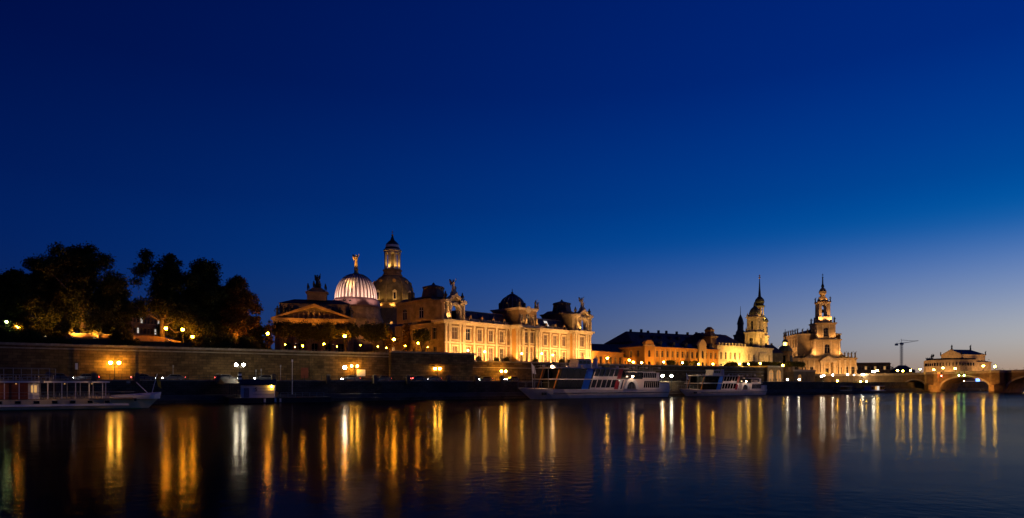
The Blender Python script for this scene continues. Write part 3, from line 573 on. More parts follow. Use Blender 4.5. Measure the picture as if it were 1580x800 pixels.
house('orange_annexe', 'low orange annexe between the pavilion and the gabled library', 'building', 961, 996, 253, 262, 9.9, 13.6, 14.4, [(7,.9,1.2,3,False)], 'orange', 'tile', 8, ('glassd',), chim=0, flat=True)
house('long_dark_hall', 'long hall with a dark tiled roof behind the low orange pavilion', 'building', 905, 1000, 285, 300, 6, 15, 22.2, [(12,1.2,3,6,False)], 'stone_d', 'tile', 18, chim=0)
house('great_roofed_wing', 'palace wing with a huge dark roof and many chimneys behind the library', 'building', 975, 1150, 330, 372, 6, 25.0, 31.5, R3(20)[:2], 'stone_d', 'tile', 22, chim=0)
gr = [o_ for o_ in COL.objects if o_.name.startswith('great_roofed_wing')][0]
for k in range(11):
    x_ = 8+k*6.6+random.uniform(-2.2,2.2); put('chimney', MB().box(x_,x_+.9,9.5,10.6,23,26.6+random.uniform(-.3,.5)), M['stone_d'], gr); put('dormer', MB().box(x_+2.5,x_+4.1,3.2,7.5,20.5,22.6).pxz([(x_+2.3,22.6),(x_+4.3,22.6),(x_+3.3,23.5)],3.0,7.5), M['tile'], gr)

# gabled orange library
lb, lw = house('library', 'orange floodlit library with a curved gable and tall windows', 'building', 992, 1109, 249, 274, 9.9, 17.8, 20.6,
    [(15,1.25,4.4,7.0,True),(15,1.0,.9,2.6,False)], 'orange', 'slate', 13, ('glassd','glassd','curtain'), dormers=6, chim=3)
put('gable_bay', MB().wall(5.2, 9.4, [(2.0,3.2,4.4,7.0,True),(2.0,3.2,.9,2.6,False)], .4), M['orange'], lb, (.0,-.9,0))
put('gable_bay_side', MB().box(0,.1,-.9,-.002,0,9.38).box(5.1,5.2,-.9,-.002,0,9.38), M['orange'], lb)
put('gable_pane', MB().box(2,3.2,-.6,-.55,.9,7), M['glassd'], lb)
put('curved_gable', MB().pxz([(0,9.4)] + [(2.6-2.3*math.cos(PI*k/10), 9.4+1.6*math.sin(PI*k/10)) for k in range(11)] + [(5.2,9.4)], -1.0, .6), M['orange'], lb)
put('gable_cornice', MB().box(-.3,5.5,-1.25,-.905,8.5,8.9), M['trim'], lb)
x = lw*.70
put('portal_bay', MB().wall(4.4, 9.8, [(1.5,2.9,4.4,7.6,True),(1.5,2.9,.1,3.0,True)], .4), M['trim'], lb, (x,-.9,0))
put('portal_bay_side', MB().box(x,x+.1,-.9,-.002,0,9.78).box(x+4.3,x+4.4,-.9,-.002,0,9.78), M['trim'], lb)
put('portal_pane', MB().box(x+1.5,x+2.9,-.6,-.55,.1,7.6), M['glassd'], lb)
put('portal_gable', MB().pxz([(x-.2,9.8),(x+4.6,9.8),(x+4.0,11),(x+2.8,12.2),(x+1.6,12.2),(x+.4,11)],-1.0,.5), M['trim'], lb)
lp = MB().box(-.2,.2,-.16,-.003,.2,7.7).mesh('pilaster')
for k in range(16): put('pilaster', lp, M['trim'], lb, (.6+k*(lw-1.2)/15, 0, 0))

# parliament house with its tower
a = at(1107,0,292); b_ = at(1192,0,322); w = math.hypot(b_.x-a.x,b_.y-a.y)
ph = thing('parliament_house', 'bright yellow floodlit state house with a two-stage domed clock tower', 'building', (a.x,a.y,6), math.atan2(b_.y-a.y,b_.x-a.x))
rt = math.atan2(b_.y-a.y,b_.x-a.x)
fac(ph,(0,0,0),0,w,14.5,ops_row(1,w*.42,5,1.6,9.0,12.4,True)+ops_row(1,w*.42,5,1.4,4.6,7.0)+ops_row(w*.5,w-1,5,1.5,9.0,12.0,True)+ops_row(w*.5,w-1,5,1.5,4.6,7.0),'stone_l',('glassd','curtain'))
fac(ph,(0,24,0),-PI/2,24,14.5,ops_row(1,23,6,1.5,9,12,True),'stone_l'); fac(ph,(w,0,0),PI/2,24,14.5,ops_row(1,23,6,1.5,9,12,True),'stone'); fac(ph,(w,24,0),PI,w,14.5,[],'stone')
cornice(ph,0,w,0,24,14.5,.9,.6); put('string_course',MB().box(-.1,w+.1,-.3,-.003,7.9,8.4),M['stone_l'],ph)
put('roof',MB().frus((0,w*.55,.5,23.5),(2,w*.5,11,13),15.4,21.6),M['tile'],ph); put('roof_wing',MB().frus((w*.56,w-.2,10.5,23.5),(w*.66,w-3,15,18),15.4,18.6),M['slate'],ph)
for k in range(9): put('baluster_pier',MB().box(-.35,.35,-.35,.35,15.4,16.6),M['stone_l'],ph,(1+k*w*.5/9,-.1,0))
tx = w*.82; ty = 4.6
T = lambda pr: [(r_,z_) for r_,z_ in pr]
hk_ = [None]
def tower_stage(par, cx, cy, hw, z0_, z1_, ow, om, mt, pane='glassd', oz=(.2,.8)):
    h = z1_-z0_; op = [(hw-ow/2,hw+ow/2,h*oz[0],h*oz[1],True)] if om else []
    for (ox,oy,ro) in ((cx-hw,cy-hw,0),(cx-hw,cy+hw,-PI/2),(cx+hw,cy-hw,PI/2),(cx+hw,cy+hw,PI)):
        fac(par,(ox,oy,z0_),ro,2*hw,h,op,'stone_m' if mt == 'stone_l' and par is hk_[0] else mt,(pane,),name='tower_wall')
    for sx_ in (-1,1):
        for q in (hw-.45, ow/2+.55):
            put('pilaster',MB().box(-.3,.3,-.3,-.003,z0_,z1_),M[mt],par,(cx+sx_*q,cy-hw,0)); put('pilaster',MB().box(-.3,-.003,-.3,.3,z0_,z1_),M[mt],par,(cx-hw,cy+sx_*q,0))
tower_stage(ph,tx,ty,3.3,13.0,22.4,1.9,True,'stone_l'); cornice(ph,tx-3.3,tx+3.3,ty-3.3,ty+3.3,22.4,.9,.5)
put('tower_base',MB().box(tx-4.2,tx+4.2,ty-4.9,ty+4,0,12.9),M['stone_l'],ph)
tower_stage(ph,tx,ty,2.65,23.3,30.0,1.4,True,'stone_l'); cornice(ph,tx-2.65,tx+2.65,ty-2.65,ty+2.65,30.0,.8,.5)
put('attic',MB().sq([(2.5,30.8),(2.4,31.9)],tx,ty),M['stone_l'],ph)
put('tower_dome',MB().lathe([(2.8,31.9),(2.7,32.8),(2.2,34.2),(1.5,35.2),(.7,35.9),(.5,37.2),(.2,38.2)],12,tx,ty),M['copper'],ph)
for sx_ in (-1,1): 
    for sy in (-1,1): put('corner_urn',MB().lathe([(.45,30.8),(.6,31.6),(.2,32.2),(.1,32.9)],8,tx+sx_*2.4,ty+sy*2.4),M['stone_l'],ph); statue(ph,(tx+sx_*3.0,ty+sy*3.0,23.3),2.2,'stone_l')
put('gate_turret',MB().sq([(2.2,14),(2.2,18.6),(2.7,18.9),(2.7,19.4),(2.3,19.5),(1.4,21.2),(1.6,22.2),(.6,23.6)],-1.0,3.5),M['stone'],ph)

# castle tower behind
p = at(1172,0,402)
ct_ = thing('castle_tower', 'tall round castle tower with a needle spire behind the state house', 'tower', (p.x,p.y,5))
put('shaft',MB().lathe([(5.2,0),(5.2,27),(5.7,27.4),(5.7,28.4),(4.7,28.5),(4.6,36.5),(5.0,36.8)],16),M['stone_l'],ct_)
put('gallery',MB().lathe([(5.0,36.8),(5.2,37.6),(4.4,39.2),(3.2,40.4),(2.9,41)],16),M['copper'],ct_)
for k in range(8):
    t_=2*PI*k/8; put('window',MB().box(-.6,.6,-.25,.2,0,3.2),M['glassd'],ct_,(4.62*math.cos(t_),4.62*math.sin(t_),30.5),t_+PI/2)
    put('lantern_column',MB().lathe([(.4,41),(.3,46.2)],6,2.3*math.cos(t_),2.3*math.sin(t_)),M['stone_l'],ct_)
put('lantern_core',MB().lathe([(1.4,41),(1.4,46.2)],8),M['stone'],ct_)
put('onion',MB().lathe([(3.0,46.2),(3.3,46.9),(2.3,47.8),(2.9,49.5),(2.6,51),(1.4,52.4),(.8,53)],12),M['copper'],ct_)
put('spire',MB().lathe([(.9,53),(.5,58),(.22,64.2)],8),M['bronze'],ct_)
put('weather_vane',MB().ball((0,0,64.6),.6,8).box(-.1,.1,-.1,.1,65,66.6).box(-.5,.5,-.05,.05,65.5,66.1),M['gold'],ct_)
# dark church tower farther back
p = at(1142.5,0,470)
kc = thing('dark_church_tower', 'distant dark bronze-capped church tower left of the state house tower', 'tower', (p.x,p.y,5))
put('shaft',MB().sq([(3.6,0),(3.6,33),(4,33.4),(4,34.4)]),M['stone_d'],kc)
put('cap',MB().lathe([(3.5,34.4),(3.1,36.6),(2.1,37.6),(2.1,41.6),(2.5,42),(1.9,44.6),(1.4,46.4),(.7,48),(.25,49),(.1,55)],8,0,0,PI/8),M['copper'],kc)
for sx_ in (-1,1): put('pinnacle',MB().lathe([(.7,34.4),(.8,36),(.1,38.4)],6,sx_*3.2,-3.2),M['stone_d'],kc)
# small lit chapel turret
p = at(1211.5,0,352)
sl = thing('lit_lantern_turret', 'small round turret with a brightly lit lantern and thin finial', 'turret', (p.x,p.y,5))
put('shaft',MB().lathe([(3.6,0),(3.6,15.6),(4.0,16),(4.0,16.5)],12),M['stone'],sl); put('dome',MB().lathe([(3.6,16.5),(3.3,18),(2.3,19.2),(1.6,19.6)],12),M['copper'],sl)
put('lantern',MB().lathe([(.9,19.6),(.9,21.2)],8),M['turretlamp'],sl); put('lantern_roof',MB().lathe([(1.7,21.4),(1.2,22.4),(.3,23.2),(.12,28.5)],8),M['bronze'],sl)
for k in range(8): put('lantern_column',MB().lathe([(.14,19.6),(.14,21.4)],5,1.5*math.cos(k*PI/4),1.5*math.sin(k*PI/4)),M['stone_g'],sl)
for k in range(6): t_=2*PI*k/6; put('window',MB().box(-.7,.7,-.2,.1,0,4),M['glassd'],sl,(3.55*math.cos(t_),3.55*math.sin(t_),10),t_+PI/2)
house('old_gate_house','dark gabled house between the state house and the lit turret','house',1186,1208,330,332,5,19,24,R3(3),'stone_d','slate',10,('glassd','litwin'))

# ------------------------------------------------------------------ court church
p = at(1274,0,385)
hk = thing('court_church', 'ornate floodlit court church with a tiered openwork tower and rooftop statues', 'church', (p.x,p.y,5.5), R(-6))
hk_[0] = hk
fac(hk,(-19.5,-2,0),0,36,12.5,ops_row(0,13,3,2,3,8.5,True)+[(17.6,21.4,.1,7.5,True)]+ops_row(25,36,3,2,3,8.5,True),'stone_m',('glassd',),surround='stone_l')
fac(hk,(-19.5,30,0),-PI/2,32,12.5,ops_row(1,31,6,2.2,3,9,True),'stone_m'); fac(hk,(16.5,-2,0),PI/2,32,12.5,ops_row(1,31,6,2.2,3,9,True),'stone_m'); fac(hk,(16.5,30,0),PI,36,12.5,[],'stone_m')
cornice(hk,-19.5,16.5,-2,30,12.5,1.1,.6,'stone_m')
for x in np.linspace(-19,16,13): put('pilaster',MB().box(-.5,.5,-.45,-.003,0,12.4),M['stone_l'],hk,(x,-2,0))
put('porch',MB().box(-4.2,4.2,-4.2,-2.3,0,.7).box(-4.2,-2.9,-4.2,-2.31,.7,10.8).box(2.9,4.2,-4.2,-2.31,.7,10.8).box(-4.8,4.8,-4.6,-2.32,10.8,12).pxz([(-4.8,12.01),(4.8,12.01),(0,14.8)],-4.4,-2.33),M['stone_l'],hk)
put('aisle_roof',MB().frus((-19.2,16.2,-1.6,29.7),(-13,10,4,24),13.6,15.2),M['slate'],hk)
# nave, running back
fac(hk,(-14.5,31,13),-PI/2,27,14.5,ops_row(.5,26.5,5,2.4,7.5,12.5,True)+ops_row(.5,26.5,5,2.0,2.5,5.2),'stone_m',('glassd','curtain'),name='nave_wall',surround='stone_l'); fac(hk,(-14.5,4,13),0,10,14.5,[],'stone_m',name='nave_wall'); fac(hk,(10,4,13),PI/2,27,14.5,[],'stone_m',name='nave_wall'); fac(hk,(10,31,13),PI,24.5,14.5,[],'stone_m',name='nave_wall')
cornice(hk,-14.5,10,4,31,27.5,.9,.5,'stone_l'); put('nave_roof',MB().frus((-13.8,9.3,4.5,30.5),(-5,-1,9,26),28.4,31.5),M['slate'],hk)
for k in range(6): put('nave_pilaster',MB().box(-.4,-.003,-.5,.5,13,27.4),M['stone_l'],hk,(-14.5,4.6+k*5.16,0))
for k in range(7): statue(hk,(-14.6,4.5+k*4.3,28.4),3.4,'stone_d')
for k in range(2): statue(hk,(-12.0+k*3.0,4.0,28.4),3.2,'stone_d')
for k in range(5): statue(hk,(8.2+k*1.9,-2,13.6),3.6,'stone_d'); 
for k in range(3): statue(hk,(-18.6+k*2.6,-2,13.6),3.2,'stone_d')
for sx_ in (-1,1):
    put('volute',MB().pxz([(sx_*7.4,13.7),(sx_*7.4,19.5),(sx_*8.2,17),(sx_*9.6,15.2),(sx_*12.2,13.9),(sx_*12.2,13.7)][::(1 if sx_<0 else -1)],-1.4,2),M['stone_l'],hk)
put('tower_base',MB().box(-7.4,7.4,-1.6,11,13.6,14.6),M['stone_l'],hk)
tower_stage(hk,0,4.8,7.3,14.6,23.4,3.0,True,'stone_l'); cornice(hk,-7.3,7.3,-2.5,12.1,23.4,1.2,.7,'stone_m')
tower_stage(hk,0,4.8,5.4,24.6,33.4,2.6,True,'stone_l'); cornice(hk,-5.4,5.4,-.6,10.2,33.4,1.2,.7,'stone_m')
put('tower_plinth',MB().sq([(4.0,34.6),(3.8,38.4)],0,4.8),M['stone_l'],hk)
for sx_ in (-1,1):
    for sy in (-1,1):
        put('openwork_pier',MB().sq([(.85,38.4),(.75,46.2),(1.05,46.8)],sx_*2.45,4.8+sy*2.45),M['stone_l'],hk)
        statue(hk,(sx_*4.9,4.8+sy*4.9,34.6),3.6,'stone_d'); statue(hk,(sx_*6.8,4.8+sy*6.8,24.6),3.4,'stone_d'); statue(hk,(sx_*3.2,4.8+sy*3.2,47.5),3.0,'stone_d')
put('openwork_arch',MB().pxz([(-2.4,44.2),(-1.6,44.21),(-1.1,45.2),(0,45.8),(1.1,45.2),(1.6,44.21),(2.4,44.2),(2.4,46.8),(-2.4,46.8)],1.9,2.7).pxz([(-2.4,44.2),(-1.6,44.21),(-1.1,45.2),(0,45.8),(1.1,45.2),(1.6,44.21),(2.4,44.2),(2.4,46.8),(-2.4,46.8)],6.9,7.7),M['stone_l'],hk)
put('openwork_cornice',MB().sq([(3.3,46.8),(3.7,47.1),(3.7,47.5)],0,4.8),M['stone'],hk)
put('bell',MB().lathe([(.9,41),(.8,41.6),(.45,42.8),(.15,43.2)],10,0,4.8),M['bronze'],hk)
put('tower_cap',MB().lathe([(3.2,47.5),(2.9,49),(1.7,50.4),(1.3,51.4)],12,0,4.8),M['stone_m'],hk)
put('onion',MB().lathe([(1.3,51.4),(2.1,52.6),(2.2,53.8),(1.5,55.2),(.7,56)],12,0,4.8),M['stone_m'],hk)
for sx_ in (-2.6,2.6): flood(Vector(hk.location)+Vector((sx_,.6,47.9)), Vector(hk.location)+Vector((0,4,54)), 700, (1,.50,.16), 'floodlight on the top cornice of the church tower', 110)
put('spire',MB().lathe([(.7,56),(.95,57),(.45,58.4),(.3,62)],8,0,4.8).ball((0,4.8,62.2),.5).box(-.1,.1,4.7,4.9,62.6,64.6).box(-.5,.5,4.7,4.9,63.6,63.9),M['bronze'],hk)

# palace and gate at the bridge head
house('bridge_head_palace','long brown flat-roofed palace right of the court church','building',1313,1374,432,425,5,16.8,17.8,[(12,1.4,3,6,True),(12,1.4,8,10.4,False)],'stone_g','tile',16,('glassd','litwin','glassd'),chim=0,flat=True)
gw = thing('gate_pavilion','small arched gate pavilion with lit arches at the end of the terrace','pavilion',(*Q(A(1180,22),22.4),4.6),QROT)
fac(gw,(0,-1.6,0),0,11,6.1,[(1.0,4.6,.1,5.2,True),(6.2,9.8,.1,5.2,True)],'stone',('litdim','litdim')); fac(gw,(0,9,0),-PI/2,10.6,6.1,[],'stone'); fac(gw,(11,-1.6,0),PI/2,10.6,6.1,[],'stone'); fac(gw,(11,9,0),PI,11,6.1,[],'stone')
put('roof',MB().box(.1,10.9,-1.5,8.9,6.0,6.1),M['paving'],gw); cornice(gw,0,11,-1.6,9,6.1,.6,.4)
gw2 = thing('stair_block','brown stone stair block with lit niche beside the gate pavilion','wall',(*Q(A(1225,22),22.0),4.6),QROT)
fac(gw2,(0,0,0),0,16,4.6,[(3,6,.1,3.4,True)],'stone_g',('litdim',)); put('side_wall',MB().box(0,16,.5,7,0,4.58),M['stone'],gw2); put('parapet',MB().box(-.2,16.2,-.2,.4,4.6,5.4),M['stone_l'],gw2)

# ------------------------------------------------------------------ opera house
p = at(1452,0,545)
op = thing('opera_house','pale lit opera house with a gabled stage roof above a curved lower storey','building',(p.x,p.y,6),R(-74),None,.95)
fac(op,(0,0,0),0,19,22,ops_row(1.5,17.5,6,1.3,14.5,18,True),'stone_l',surround=None); fac(op,(0,27,0),-PI/2,27,22,[],'stone_l'); 
fac(op,(19,0,0),PI/2,27,22,ops_row(2,25,7,2.2,14.5,18,True),'stone_l'); fac(op,(19,27,0),PI,19,22,[],'stone_l')
cornice(op,0,19,0,27,22,.8,.6); put('gable',MB().pxz([(-.6,22.82),(19.6,22.82),(9.5,27.6)],-.4,1.4),M['stone_l'],op)
put('roof',MB().add([(-.7,1.4,22.83),(19.7,1.4,22.83),(9.5,1.4,27.5),(-.7,27.7,22.83),(19.7,27.7,22.83),(9.5,22,27.5)],[(0,2,5,3),(1,4,5,2),(3,5,4),(0,1,2),(0,3,4,1)]),M['slate'],op)
for xx,yy in ((9.5,1),(9.5,22)): statue(op,(xx,yy,27.4),4.4,'bronze')
for xx,yy in ((-.3,0),(19.3,0),(19.3,27)): statue(op,(xx,yy,22.8),3.2,'bronze')
lo_ = MB()
arcp = [(9.5-20*math.cos(t_), 2-20*math.sin(t_)) for t_ in np.linspace(-.1,PI+.1,15)]
put('curved_storey',MB().pxy(arcp[::-1] if False else arcp,0,17.4),M['stone_l'],op)
put('curved_cornice',MB().pxy([(9.5+(x_-9.5)*1.03, 2+(y_-2)*1.03) for x_,y_ in arcp],17.41,18.2),M['stone_l'],op)
put('curved_roof',MB().pxy([(9.5+(x_-9.5)*.97, 2+(y_-2)*.97) for x_,y_ in arcp],18.21,19.4),M['slate'],op)
for k in range(1,28):
    t_ = -.05+(PI+.1)*k/28
    put('window',MB().box(-.6,.6,-.15,.2,0,2.6),M['glassd'],op,(9.5-20*math.cos(t_),2-20*math.sin(t_),12.8),PI/2-t_+PI)
put('side_wing',MB().box(-9,0,8,25,0,15).box(19.01,25,4,26,0,15.5),M['stone_l'],op); put('wing_cornice',MB().box(19.1,25.5,3.5,26.5,15.51,16.3).box(-9.5,-.1,7.5,25.5,15.01,15.8),M['stone_l'],op)
put('wing_roof',MB().frus((19.3,25.2,4,26),(21,23.5,7,23),16.31,17.2),M['slate'],op)
mb = MB(); 
for k in range(4): horse(mb,-13+k*1.8,-1,18.2,1.3)
put('panther_chariot',mb,M['bronze'],op); statue(op,(-10,1,18.2),6,'bronze',me=ANG); put('exedra',MB().box(-15,-5.5,-2.6,4,0,18.19),M['stone_l'],op)
house('opera_annexe','low dark building left of the opera house under the crane','building',1392,1412,600,604,6,15,21,[(5,1.4,8,11,False)],'stone_d','tile',14,chim=0)

# crane
p = at(1391,0,620)
cr = thing('tower_crane','distant tower crane with its jib pointing right','crane',(p.x,p.y,5),R(8))
put('mast',MB().box(-.9,-.6,-.9,-.6,0,36).box(.6,.9,-.9,-.6,0,36).box(-.9,-.6,.6,.9,0,36).box(.6,.9,.6,.9,0,36),M['metal'],cr)
for k in range(18): put('lattice',MB().tube([(-.75,-.75,k*2),(.75,-.75,k*2+2)],.1,4).tube([(-.75,.75,k*2),(-.75,-.75,k*2+2)],.1,4),M['metal'],cr)
put('cab',MB().box(-1,1,-1.6,1,36,38),M['metal'],cr); put('jib',MB().tube([(0,0,37.4),(18,0,40.0)],[.3,.12],4).tube([(0,0,40),(18,0,40.1)],.12,4),M['metal'],cr); put('counter_jib',MB().tube([(0,0,37.4),(-6,0,37.0)],.2,4).box(-6.5,-4,-.7,.7,35.2,37),M['metal'],cr); put('apex',MB().tube([(0,0,38),(0,0,41.5)],.2,4).tube([(0,0,41.4),(-6,0,37.2)],.06,4).tube([(0,0,41.4),(12,0,39.3)],.06,4),M['metal'],cr)

# ------------------------------------------------------------------ stone bridge
br = thing('stone_bridge','long sandstone arch bridge with lit piers and rounded bays','bridge',(187,320,0),math.atan2(-.83,.557))
ARCH = [(6,16)] + [(22+26*k, 42+26*k) for k in range(8)]
zdk = lambda x_: 7.9 + 1.1*min(1, max(0,x_)/70)
def spandrel(y0,y1):
    mb = MB()
    for (x0,x1) in ARCH:
        n = 16; rise = 5.6 if x1-x0 > 12 else 4.2
        lo = [(x0+(x1-x0)*k/n, 1.4+rise*math.sqrt(max(0,1-((2*k/n-1)**2)))) for k in range(n+1)]
        for k in range(n):
            (a0,c0),(a1,c1) = lo[k],lo[k+1]
            mb.add([(a0,y0,c0),(a1,y0,c1),(a1,y0,zdk(a1)),(a0,y0,zdk(a0)),(a0,y1,c0),(a1,y1,c1),(a1,y1,zdk(a1)),(a0,y1,zdk(a0))],[(0,1,2,3),(7,6,5,4),(0,4,5,1)])
    return mb
put('spandrel',spandrel(0,18),M['stone'],br)
for i,(x0,x1) in enumerate(ARCH):
    n = 16; rise = 5.6 if x1-x0 > 12 else 4.2; xm = (x0+x1)/2
    arc = [(xm-(x1-x0)/2*math.cos(PI*k/n), 1.4+rise*math.sin(PI*k/n)) for k in range(n+1)]; arc2 = [(xm-((x1-x0)/2+.8)*math.cos(PI*k/n), 1.4+(rise+.7)*math.sin(PI*k/n)) for k in range(n+1)]
    if i < 4:
        for k in range(n): put('voussoir',MB().pxz([arc[k],arc[k+1],arc2[k+1],arc2[k]][::-1],-.18,-.002),M['stone_l'],br)
prs = [16+3] + [45+26*k for k in range(8)]
for i,xm in enumerate(prs):
    put('pier',MB().pxy([(xm-3,-.003),(xm-2.7,-2.6),(xm,-4.4),(xm+2.7,-2.6),(xm+3,-.003),(xm+3,18),(xm-3,18)],-2,3.4),M['stone'],br)
    put('pier_bay',MB().pxy([(xm-2.9,-.004),(xm-2.7,-2.0),(xm-1.5,-3.0),(xm+1.5,-3.0),(xm+2.7,-2.0),(xm+2.9,-.004)],3.4,zdk(xm)+.1),M['stone'],br)
    put('pier_wall',MB().box(xm-3,xm+3,0,18,3.4,zdk(xm)-.01),M['stone'],br)
    put('pier_parapet',MB().pxy([(xm-3.1,-.3),(xm-2.9,-2.2),(xm-1.6,-3.25),(xm+1.6,-3.25),(xm+2.9,-2.2),(xm+3.1,-.3)],zdk(xm)+.1,zdk(xm)+1.15),M['stone_l'],br)
put('abutment',MB().box(-70,6,0,18,-2,7.88),M['stone_g'],br)
for x0,x1 in [(-70,0)]+[(k*14,k*14+14) for k in range(17)]:
    put('parapet',MB().add([(x0,-.32,zdk(x0)),(x1,-.32,zdk(x1)),(x1,.25,zdk(x1)),(x0,.25,zdk(x0)),(x0,-.32,zdk(x0)+1.1),(x1,-.32,zdk(x1)+1.1),(x1,.25,zdk(x1)+1.1),(x0,.25,zdk(x0)+1.1)],[(3,2,1,0),(4,5,6,7),(0,1,5,4),(1,2,6,5),(2,3,7,6),(3,0,4,7)]),M['stone_l'],br)
put('deck',MB().add([(-70,.3,7.95),(0,.3,7.95),(0,18,7.95),(-70,18,7.95)],[(0,1,2,3)]).add([(0,.3,7.95),(70,.3,9.05),(70,18,9.05),(0,18,7.95)],[(0,1,2,3)]).add([(70,.3,9.05),(240,.3,9.05),(240,18,9.05),(70,18,9.05)],[(0,1,2,3)]),M['asphalt'],br)
def BP(t_,y=0): 
    c_,s_ = .557,-.83; n_ = math.hypot(c_,s_); c_/=n_; s_/=n_; return (187+c_*t_-s_*y, 320+s_*t_+c_*y)

# ------------------------------------------------------------------ boats
def hull(mb, L_, B, z0_, zd, rake_b, rake_s, flare=.15):
    # bow at x=0, stern at x=L
    st = [(0,0.06),(.05,.35),(.12,.7),(.22,.95),(.35,1),(.8,1),(.93,.9),(1,.7)]
    rows = []
    for f_, (zz, wsc) in enumerate(((z0_,.86),(z0_+(zd-z0_)*.5,.95),(zd,1.0))):
        k = (zz-z0_)/(zd-z0_); ring = []
        for u,wd in st: ring.append((rake_b*(1-k)*(1-u)*1.0 + u*L_ - rake_s*(1-k)*u, -B/2*wd*wsc, zz + (k*.5*(1-u/.3)**2 if u<.3 else 0)))
        ring += [(x_, -y_, z_) for x_,y_,z_ in reversed(ring)]; rows.append(ring)
    n = len(rows[0]); vs = [v for r_ in rows for v in r_]
    fs = [(j*n+k,j*n+(k+1)%n,(j+1)*n+(k+1)%n,(j+1)*n+k) for j in range(2) for k in range(n)] + [tuple(range(n-1,-1,-1)), tuple(2*n+k for k in range(n))]
    return mb.add(vs, fs)
def slant(mb, x0,x1,z0_,z1_,y0,y1,sl):   # leaning panel
    k = sl*(z1_-z0_)
    return mb.add([(x0,y0,z0_),(x1,y0,z0_),(x1,y1,z0_),(x0,y1,z0_),(x0+k,y0,z1_),(x1+k,y0,z1_),(x1+k,y1,z1_),(x0+k,y1,z1_)],[(3,2,1,0),(4,5,6,7),(0,1,5,4),(1,2,6,5),(2,3,7,6),(3,0,4,7)])
def salon_ship(label, loc, rot, sc, lit):
    s_ = thing('salon_ship', label, 'ship', loc, rot, None, sc); L_, B = 52, 8
    put('hull', hull(MB(), L_, B, -.5, 2.4, 4.5, 1.0), M['hullwarm'], s_); put('rubbing_strake', MB().box(8,50,-B/2-.12,-B/2-.003,1.35,1.55), M['black'], s_)
    put('boot_top', MB().box(6,50,-B/2*.93-.06,-B/2*.9,-.3,.12), M['black'], s_); put('anchor', MB().box(5.4,6.6,-3.2,-2.55,1.0,1.7), M['black'], s_)
    y0 = -3.6
    put('saloon_core', MB().box(10,46,-3.1,3.1,2.4,5.0).box(13,42,-3.0,3.0,5.2,7.6), M['black'], s_)
    put('main_deck_roof', MB().box(7.0,47.5,-3.75,3.75,5.0,5.22), M['hullwarm'], s_); put('upper_deck_roof', MB().box(9.0,34.5,-3.75,3.75,8.0,8.22), M['hullwarm'], s_)
    put('stern_deck_roof', MB().box(33.5,45,-3.7,3.7,7.15,7.35), M['hullwarm'], s_)
    for sd, yy in ((1, y0), (-1, -y0)):
        ya, yb = (yy-.02, yy+.04) if sd == 1 else (yy-.04, yy+.02)
        # big bow glazing, then mullioned saloon windows, leaning forward
        for k in range(4):
            x = 9.2+k*2.1; put('window', slant(MB(), x,x+2.0,2.6,4.95,ya,yb,.38), M['glassd'], s_); put('window', slant(MB(), x+1.1,x+3.1,5.3,7.95,ya,yb,.38), M['glassd'], s_)
        put('blue_panel', slant(MB(),17.6,19.8,2.5,8.0,ya-.04,yb+.02,.38), M['blue'], s_)
        put('bow_post', slant(MB(),8.2,8.5,2.5,8.0,ya-.04,yb+.03,.38), M['orangep'], s_)
        for k in range(5):
            x = 20.6+k*1.75; put('window', slant(MB(),x,x+1.55,2.9,4.9,ya,yb,.38), M['glassd'], s_); put('mullion', slant(MB(),x-.2,x-.02,2.5,7.95,ya-.05,yb,.38), M['hullwarm'], s_)
            put('window', slant(MB(),x+1.0,x+2.5,6.0,7.9,ya,yb,.38), M['glassd'], s_)
        put('side_panel', slant(MB(),20.4,29.2,2.4,2.88,ya-.02,yb,.38).add(*[[],[]]), M['hullwarm'], s_); put('side_panel', slant(MB(),21.4,30.2,5.23,5.98,ya-.02,yb,.38), M['hullwarm'], s_)
        put('red_stripe', slant(MB(),29.0,30.4,2.4,8.0,ya-.06,yb+.02,.38), M['red'], s_); put('white_stripe', slant(MB(),30.5,31.3,2.4,5.0,ya-.06,yb+.02,.38), M['white'], s_)
        # paddle box arch
        cx_ = 35.0; arc = [(cx_-2.6*math.cos(PI*k/12), 2.5+2.9*math.sin(PI*k/12)) for k in range(13)]; arc_i = [(cx_-1.7*math.cos(PI*k/12), 2.5+2.0*math.sin(PI*k/12)) for k in range(13)]
        yo = (yy-.75, yy+.1) if sd == 1 else (yy-.1, yy+.75)
        pb = put('paddle_box', MB().pxz(arc + arc_i[::-1], *yo), M['white'], s_)
        put('paddle_grille', MB().pxz(arc_i, yo[0]+.25, yo[1]-.05), M['black'], pb)
        for k in range(5): put('slat', MB().box(cx_-1.2+k*.6-.05,cx_-1.2+k*.6+.05,yo[0]+.15,yo[0]+.24,2.5,4.0), M['metal'], pb)
        put('side_panel', MB().pxz([(31.8,2.42),(40.0,2.42),(40.0,4.98),(32.8,4.98)],ya-.02,yb), M['hullwarm'], s_)
        for k in range(4): put('window', slant(MB(),33+k*1.6,34.3+k*1.6,5.7,7.7,ya,yb,.2), M['glassd'], s_)
        for k in range(8):
            put('window', slant(MB(),40.3+k*.78,40.9+k*.78,2.8,4.7,ya,yb,.15), M['glassd'], s_)
            put('window', slant(MB(),39.6+k*.72,40.15+k*.72,5.6,7.0,ya,yb,.15), M['glassd'], s_)
        put('side_panel', MB().box(40.0,46.6,ya+.03,yb+.05,2.4,7.1) if sd==1 else MB().box(40.0,46.6,ya-.05,yb-.03,2.4,7.1), M['hullwarm'], s_)
        put('stern_bulwark', MB().box(46.7,51.2,(yy+.5 if sd==1 else yy-.6),(yy+.6 if sd==1 else yy-.5),2.4,4.2), M['hullwarm'], s_)
        rr = MB().box(9.5,30,yy-.02,yy+.02,9.1,9.15)
